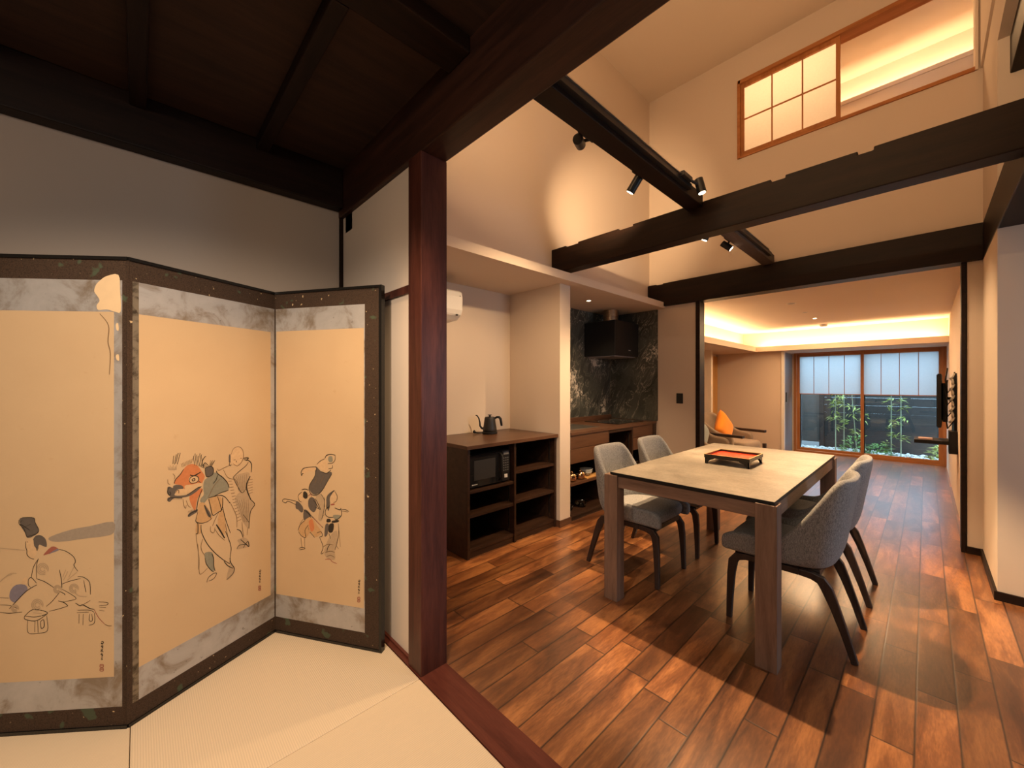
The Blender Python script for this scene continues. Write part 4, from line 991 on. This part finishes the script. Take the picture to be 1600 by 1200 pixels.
# ---- middle panel: lion-dance head carried by a man, a flute player behind
A = Art(panels[1], 240, 680, 5.0)
A.fill('ink_red', [(160,378),(172,345),(205,310),(235,265),(265,235),(305,225),(345,240),(375,280),(400,320),(385,360),(372,385),(330,400),(280,415),(235,418),(205,390)])
A.fill('ink_light', [(245,395),(300,385),(370,372),(375,400),(320,430),(262,455),(250,430)])
A.fill('ink_light', [(280,330),(310,315),(345,320),(352,350),(330,370),(290,372),(276,352)])
A.fill('ink_red', [(290,460),(330,435),(375,415),(382,440),(350,480),(335,530),(325,590),(300,555),(280,500)])
A.fill('ink_grey', [(108,410),(125,402),(150,412),(155,395),(190,388),(225,395),(232,418),(205,422),(180,440),(165,470),(235,470),(280,455),(345,410),(375,402),(330,445),(280,475),(220,488),(160,492),(128,520),(108,512),(110,490),(130,480),(112,450)])
A.fill('ink_light', [(178,430),(205,422),(250,425),(258,455),(215,462),(175,460)])
A.fill('ink_grey', [(268,625),(290,600),(345,578),(340,600),(300,625),(275,640)])
A.fill('ink_blue', [(388,400),(400,350),(440,320),(480,290),(530,325),(575,380),(585,430),(520,455),(470,480),(430,490),(395,530),(365,520),(372,490),(392,465)])
A.fill('ink_grey', [(402,258),(440,242),(465,258),(462,305),(425,325),(408,312)])
A.fill('ink_tan', [(355,535),(400,530),(440,600),(460,640),(440,665),(390,685),(345,682),(332,650),(345,590)])
A.fill('ink_tan', [(440,490),(530,485),(535,580),(490,600),(460,620),(445,560)])
A.fill('ink_tan', [(520,590),(548,600),(562,690),(560,760),(540,770),(500,690)])
A.fill('ink_tan', [(335,690),(365,700),(370,765),(330,765)])
A.fill('ink_grey', [(395,545),(412,560),(450,625),(430,640),(405,590)])
A.fill('ink_blue', [(400,960),(400,920),(450,912),(468,945),(468,1000),(475,1050),(455,1065),(415,1010)])
A.fill('wash_pale', [(650,310),(735,290),(750,320),(730,420),(690,470),(640,370),(620,330)])
A.fill('wash_pale', [(640,480),(715,430),(760,510),(788,540),(752,610),(745,725),(700,680),(650,560)])
A.fill('ink_light', [(600,160),(625,105),(665,92),(698,125),(700,175),(680,215),(650,235),(610,220)])
A.fill('ink_grey', [(588,160),(600,150),(600,205),(588,210)])
A.fill('wash_pale', [(655,820),(710,800),(745,830),(740,870),(690,885),(650,890),(670,850)])
A.fill('wash_pale', [(570,1110),(585,1050),(600,1010),(630,1030),(625,1085),(580,1130)])
for w, q in ((5, [(278,352),(290,330),(318,318),(345,325),(352,350),(330,370),(292,374),(278,352)]), (8, [(285,310),(310,318),(340,305),(368,288)]), (6, [(300,345),(318,338),(322,352),(306,358),(300,345)]),
             (5, [(160,378),(172,345),(205,310),(235,265)]), (4, [(375,402),(345,410),(280,455),(262,462)]), (5, [(128,410),(112,420),(110,450),(125,470),(132,455),(125,440)]),
             (4, [(178,445),(182,430),(196,432),(196,455)]), (5, [(108,512),(130,490),(170,488),(225,490)]), (5, [(268,632),(300,605),(342,590)]), (5, [(380,420),(360,470),(345,520),(335,580),(325,600)]),
             (5, [(352,360),(370,372)]), (5, [(402,258),(440,242),(465,258),(462,305),(425,325),(408,312),(402,258)]),
             (6, [(490,278),(500,300),(540,330),(575,370),(590,410)]), (5, [(430,490),(475,478),(520,470),(560,485),(595,530)]), (5, [(500,310),(488,350),(465,378)]), (4, [(585,430),(530,448),(470,478)]),
             (4, [(395,545),(430,620),(450,650)]), (5, [(430,495),(445,560),(462,625),(500,605),(540,580)]), (4, [(500,480),(520,540),(530,590)]), (5, [(540,485),(538,560),(520,600)]),
             (9, [(490,698),(520,745),(555,805)]), (5, [(370,700),(375,760),(420,850),(480,920),(540,970),(595,1005)]), (4, [(560,750),(590,820),(605,880),(600,940),(595,1005)]), (4, [(540,560),(560,650),(600,765)]),
             (5, [(332,685),(345,690),(345,765),(330,768)]), (4, [(345,600),(332,650),(332,675),(370,688),(420,675),(455,650)]), (4, [(402,960),(412,1005),(440,1045),(470,1070)]), (5, [(455,925),(468,960),(470,1020),(480,1060)]),
             (5, [(550,985),(580,1020),(620,1040)]), (5, [(595,960),(605,1000),(630,1040),(620,1080),(570,1130)]), (4, [(415,1150),(430,1110),(470,1080),(492,1080),(470,1120),(430,1140)]),
             (4, [(600,205),(590,230),(605,240)]), (7, [(700,180),(740,178),(722,200)]), (6, [(705,190),(745,200),(765,230),(762,290)]), (8, [(755,320),(728,380),(730,430),(760,505)]), (4, [(620,330),(660,290),(720,240),(740,210)]),
             (4, [(620,330),(650,390),(690,450),(720,420)]), (5, [(755,500),(790,540),(760,590),(748,660),(745,730)]), (4, [(700,620),(745,680)]), (5, [(650,735),(680,750),(700,800)]), (5, [(680,815),(720,850),(745,870),(735,830),(700,880)]),
             (4, [(650,890),(670,860),(730,850)]), (5, [(645,200),(648,212)]), (4, [(625,195),(640,190)]), (4, [(675,180),(690,180)]), (5, [(385,240),(382,200),(400,170),(410,168)]), (4, [(390,250),(400,215),(430,240)])):
    A.line('ink', w, q)
for x0, y0, x1, y1 in [(150,225,158,160),(162,228,178,150),(172,222,192,140),(185,228,208,138)]: A.line('ink', 5, [(x0,y0),(x1,y1)])
for k in range(9): A.line('ink_soft', 3.5, [(225+k*9, 250-k*4), (215+k*11, 222-k*5)])
for k in range(0, 12, 2): A.line('ink', 3.0, [(320+k*7, 235+k*2), (312+k*6, 175-(k % 3)*10), (314+k*6.5, 160-(k % 3)*8)])
for k in range(9): A.line('ink', 3.2, [(395+k*8, 258-k*3), (355+k*14, 232-k*4)] if k < 4 else [(420+k*4, 245), (415+k*8, 195+(k % 2)*8)])
for k in range(8): A.line('ink', 2.6, [(140+k*11, 488), (143+k*11, 502)])
for k in range(6): A.line('ink', 2.6, [(270+k*9, 605-k*3), (272+k*9, 592-k*3)])
for k in range(14): A.line('ink_soft', 4, [(585+k*5.2, 360+k*24), (612+k*5.6, 358+k*23)] )
for k in range(0, 14, 2): A.line('ink_soft', 2.2, [(630+k*8, 330-k*2), (650+k*6, 380+k*1), (668+k*3.5, 440)])
for k in range(0, 12, 2): A.line('ink_soft', 2.2, [(650+k*9, 500+(k%3)*4), (680+k*6, 590), (700+k*3.5, 680)])
for k in range(6): A.line('ink_soft', 3, [(735, 350+k*22), (775, 345+k*20)])
for q in ([(610,230),(560,250),(510,275),(500,262)], [(545,270),(580,330),(640,350),(660,390)], [(605,150),(625,105),(665,90),(695,115),(702,165),(690,205),(655,240),(620,222)], [(330,770),(340,850),(355,960),(360,1085),(420,1040)], [(345,850),(352,960),(350,1050)],
          [(385,810),(370,860),(375,900),(400,940)], [(445,712),(445,750),(470,762),(480,720)], [(480,735),(510,780),(555,822)], [(230,500),(235,545),(250,572),(255,545)], [(255,510),(270,550),(290,565)], [(510,600),(480,660),(460,710)],
          [(560,690),(575,770),(590,830)], [(595,520),(625,580),(648,640),(650,720)], [(690,680),(695,740),(705,790)], [(735,720),(730,780)], [(110,345),(112,375),(128,385)], [(150,300),(165,320),(160,345)], [(520,340),(470,400),(425,490)]):
    A.line('ink_soft', 3.4, q)
for k in range(5): A.line('wash_pale', 6, [(112+k*14, 245+(k % 2)*12), (122+k*13, 270), (130+k*12, 235+(k % 2)*20)])
def sign(Art_, x, y, s_, d=0):
    for q in ([(0,0),(9,-2),(12,5),(4,12),(0,6),(10,9)], [(4,18),(0,26),(10,24),(2,33)], [(8,16),(9,36)], [(-3,42),(10,40)], [(4,38),(2,56)], [(-4,52),(3,46),(11,55)], [(6,60),(-2,68),(9,70),(1,78)], [(4,64),(5,82)], [(-2,88),(8,86)], [(3,84),(4,98)], [(-2,96),(9,95)]):
        Art_.line('ink', 3.0*s_, [(x+a*s_+d*b*s_, y+b*s_) for a, b in q])
    for b0 in (122, 142):
        for q in ([(-6,b0),(10,b0),(10,b0+14),(-6,b0+14),(-6,b0)], [(-4,b0+7),(9,b0+7)]): Art_.line('ink_rose', 3*s_, [(x+a*s_+d*b*s_, y+b*s_) for a, b in q], 0)
sign(A, 826, 1055, 1.0)
A.done(pobj[1], '')
# ---- right panel: three street dancers
A = Art(panels[2], 430, 690, 4.615)
A.fill('ink_grey', [(290,178),(330,215),(365,228),(400,218),(408,238),(375,290),(340,350),(310,378),(275,380),(248,350),(250,310),(285,250)])
A.fill('ink_light', [(305,160),(330,135),(365,130),(378,170),(375,215),(345,215),(320,190)])
A.fill('ink_light', [(190,215),(230,188),(290,185),(285,212),(230,215),(205,240)])
A.fill('ink_blue', [(385,110),(408,105),(415,140),(395,150),(382,135)])
A.fill('wash_pale', [(290,390),(330,375),(355,430),(352,510),(335,570),(310,560),(318,470)])
A.fill('ink_grey', [(148,440),(165,432),(198,470),(200,505),(185,510),(165,490),(148,480)])
A.fill('ink_grey', [(240,420),(262,400),(290,420),(300,470),(280,510),(250,490),(238,460)])
A.fill('ink_grey', [(205,500),(225,492),(258,530),(235,560),(205,562)])
A.fill('ink', [(198,375),(212,358),(232,375),(232,405),(215,412),(198,395)])
A.fill('ink_light', [(165,395),(180,378),(200,365),(200,400),(212,415),(190,430),(170,425)])
A.fill('ink_tan', [(215,565),(260,545),(300,600),(335,650),(330,665),(290,690),(255,655),(225,690),(190,682),(168,640),(175,610)])
A.fill('ink_red', [(243,575),(268,560),(282,625),(262,650),(248,620)])
A.fill('ink_light', [(185,690),(205,690),(212,770),(190,780),(192,730)])
A.fill('ink_grey', [(372,470),(370,400),(400,365),(430,352),(395,400),(395,450),(385,500)])
A.fill('ink_light', [(400,400),(425,360),(445,400),(448,435),(420,460),(400,450)])
A.fill('ink_blue', [(418,530),(470,532),(465,552),(430,560)])
A.fill('ink', [(372,560),(395,558),(400,578),(372,582)]); A.fill('ink', [(410,572),(455,565),(455,580),(412,586)])
A.fill('ink_grey', [(362,600),(385,595),(380,655),(370,680),(355,680)]); A.fill('ink', [(388,598),(422,592),(415,650),(385,652)])
A.fill('wash_pale', [(390,690),(440,640),(448,700),(430,780),(430,850),(380,845),(355,810),(360,760)])
A.fill('ink_rose', [(400,452),(425,445),(428,455),(405,460)])
for w, q in ((6, [(358,122),(370,100),(400,92),(432,98)]), (4, [(432,98),(432,130),(412,155),(380,158)]), (4, [(300,165),(325,140),(355,125)]), (5, [(190,245),(188,218),(212,190),(290,182)]), (5, [(190,248),(196,232),(205,228)]),
             (5, [(300,185),(285,250),(250,310),(246,355),(270,385),(305,382),(340,350),(375,290),(406,235)]), (5, [(330,215),(370,228),(402,205)]), (4, [(412,170),(412,190),(385,195)]),
             (4, [(330,378),(355,425),(350,500),(335,560)]), (5, [(190,348),(215,342),(240,350)]), (4, [(165,395),(172,380),(195,362)]), (4, [(165,395),(172,425),(190,435)]), (4, [(52,432),(60,415),(100,418),(160,432)]), (4, [(52,432),(75,442),(95,430),(155,458)]),
             (5, [(225,500),(280,555),(345,622)]), (5, [(205,490),(240,520),(260,550)]), (4, [(165,640),(180,600),(215,568)]), (4, [(168,650),(190,680),(220,690),(215,640),(240,600)]), (5, [(250,652),(285,692)]), (4, [(300,660),(330,650),(340,680),(318,688)]),
             (4, [(185,695),(195,770)]), (4, [(212,690),(212,765)]), (4, [(172,770),(195,762),(215,772),(175,780)]), (4, [(320,690),(345,760),(330,808),(350,800)]), (5, [(398,380),(425,350)]), (5, [(372,440),(372,480),(395,470)]), (4, [(430,360),(448,395),(440,430),(420,440)]),
             (5, [(395,460),(365,490),(362,525),(385,545),(420,545)]), (6, [(430,478),(465,492),(475,480)]), (5, [(475,490),(478,530),(450,560),(430,562)]), (4, [(478,490),(510,492),(532,505)]), (4, [(478,500),(525,508)]), (5, [(386,660),(400,700)]), (5, [(395,740),(378,768),(372,800)]),
             (4, [(455,590),(458,660),(448,720),(432,780)]), (4, [(440,750),(458,775)])):
    A.line('ink', w*.8, q)
for q in ([(275,420),(300,455),(320,490)], [(290,410),(310,450),(328,490)], [(285,470),(325,490)]): A.line('ink', 4, q)
A.line('ink_rose', 5, [(275,548),(335,612)]); A.line('ink_rose', 4, [(360,850),(395,848),(410,865),(445,880)]); A.line('ink_rose', 4, [(235,395),(255,380),(262,398)])
for q in ([(345,760),(380,740),(420,745)], [(360,800),(400,790),(430,800)], [(370,830),(400,820),(428,835)], [(300,270),(285,300)], [(350,250),(325,300)], [(355,400),(358,470)], [(460,640),(470,760)], [(340,540),(355,525)], [(235,610),(245,640)], [(200,560),(180,590)]): A.line('ink_soft', 3.5, q)
sign(A, 600, 1000, 1.0)
A.done(pobj[2], '')
# ---- left panel: seated courtier with lantern boxes
A = Art(panels[0], 0, 790, 4.286)
A.fill('wash_grey', [(330,212),(480,160),(600,138),(755,108),(762,180),(700,205),(560,222),(430,240),(350,240)])
A.fill('ink_violet', [(480,158),(600,140),(755,112),(760,178),(690,190),(560,205)]) if False else None
A.fill('ink_grey', [(130,95),(150,80),(225,82),(235,110),(262,165),(240,195),(185,218),(165,180),(140,140)])
A.fill('ink_grey', [(218,240),(235,205),(270,198),(305,225),(312,275),(285,270),(262,262),(250,290),(228,270)])
A.fill('ink_light', [(172,240),(218,222),(228,270),(250,295),(240,330),(225,355),(195,345),(180,310)])
A.fill('ink_rose', [(290,330),(345,275),(385,285),(385,298),(320,325)]); A.fill('ink_violet', [(325,325),(380,290),(392,300),(345,318)])
A.fill('ink_violet', [(62,600),(75,560),(110,530),(165,530),(185,560),(160,590),(110,640),(90,648),(68,630)])
A.fill('ink_light', [(140,510),(170,480),(185,500),(175,525),(150,528)])
for w, q in ((5, [(128,95),(130,125),(160,155),(180,208)]), (5, [(150,80),(225,82),(235,112),(262,165)]), (6, [(130,125),(150,132),(200,165)]), (4, [(150,95),(135,115)]), (5, [(180,210),(240,190),(260,170)]), (4, [(150,150),(205,125)]),
             (5, [(172,240),(172,275),(180,300),(182,330),(205,352),(228,358)]), (4, [(240,275),(248,300),(256,280)]), (4, [(180,240),(188,246)]), (5, [(395,293),(440,305),(490,340),(505,375),(495,400),(522,440)]),
             (4, [(258,355),(245,400),(245,490)]), (4, [(258,355),(225,410),(210,480)]), (5, [(190,495),(210,482),(245,520)]), (5, [(245,490),(300,510),(362,550)]), (5, [(248,530),(180,570),(110,640),(62,692)]), (4, [(190,495),(190,530),(205,548)]),
             (5, [(398,430),(410,490),(415,550)]), (4, [(415,525),(470,505),(540,488)]), (5, [(520,475),(560,480),(600,515),(606,595)]), (4, [(560,500),(572,560),(575,580)]), (4, [(415,560),(470,590),(508,625),(420,645)]), (5, [(400,575),(430,590),(436,600)]), (4, [(400,580),(350,640),(310,675)]),
             (6, [(390,638),(430,650),(455,672)]), (4, [(330,708),(400,690),(455,672)]), (5, [(0,715),(45,720),(80,720),(148,712)]), (4, [(0,665),(60,668),(120,690)]), (4, [(0,616),(60,620)]),
             (5, [(165,740),(225,695),(320,718),(245,745),(165,740)]), (5, [(165,740),(170,762),(245,770),(320,722)]), (4, [(185,765),(188,850),(255,855),(318,835),(312,735)]), (4, [(235,770),(232,848)]), (5, [(252,770),(255,850)]), (5, [(272,775),(292,765),(296,808),(276,822),(272,775)]),
             (7, [(505,652),(535,670),(555,665),(600,688),(630,695)]), (4, [(555,665),(605,635)]), (4, [(520,700),(600,700),(630,715)]), (5, [(515,718),(595,712)]), (4, [(530,725),(528,790)]), (4, [(558,725),(556,800)]), (4, [(600,725),(598,770),(618,770),(615,725)]), (4, [(633,720),(632,785),(595,802)]),
             (4, [(660,645),(720,650),(715,665),(665,670)]), (4, [(665,680),(710,684)]), (4, [(665,700),(700,706)])):
    A.line('ink', w*.75, q)
A.line('ink_rose', 4, [(630,695),(660,750),(702,795)]); A.line('ink_soft', 4, [(702,795),(725,805),(748,805)])
for c, r in (((285,425),38), ((495,555),30), ((385,560),26), ((250,665),38), ((100,688),24)):
    for rr in (1, .72, .42): A.line('wash_pale', 5, [(c[0]+r*rr*math.cos(t*PI/5+rr), c[1]+r*rr*math.sin(t*PI/5+rr)) for t in range(10)], 0)
for q in ([(440,430),(420,480)], [(455,440),(425,500)], [(500,400),(460,480)], [(515,445),(450,500)], [(270,745),(280,735)], [(220,718),(280,722)], [(0,510),(40,475),(80,460)], [(0,285),(60,290),(170,300)], [(20,490),(70,455),(110,455)], [(470,540),(520,600),(580,610)]): A.line('wash_pale', 5, q)
sign(A, 678, 912, 1.25)
# torn patch and stains on the silver mount
A2 = Art(panels[0], 0, 380, 2.727)
A2.g = A.g; A2.k = 10
A.done(pobj[0], ''); A2.g = {}
A2.fill('cream_patch', [(402,205),(408,180),(425,160),(455,140),(505,135),(512,200),(515,290),(490,292),(455,282),(420,285),(412,265),(425,245),(415,225)], off=.0003)
A2.fill('cream_patch', [(494,345),(504,342),(506,372),(496,368)], off=.0003); A2.fill('cream_patch', [(494,478),(506,474),(508,500),(497,496)], off=.0003)
A2.line('ink_soft', 3, [(425,300),(462,350),(460,420),(470,470),(466,560)])
A2.done(pobj[0], '')
for o_ in S.objects:
    if '_org' in o_: del o_['_org']
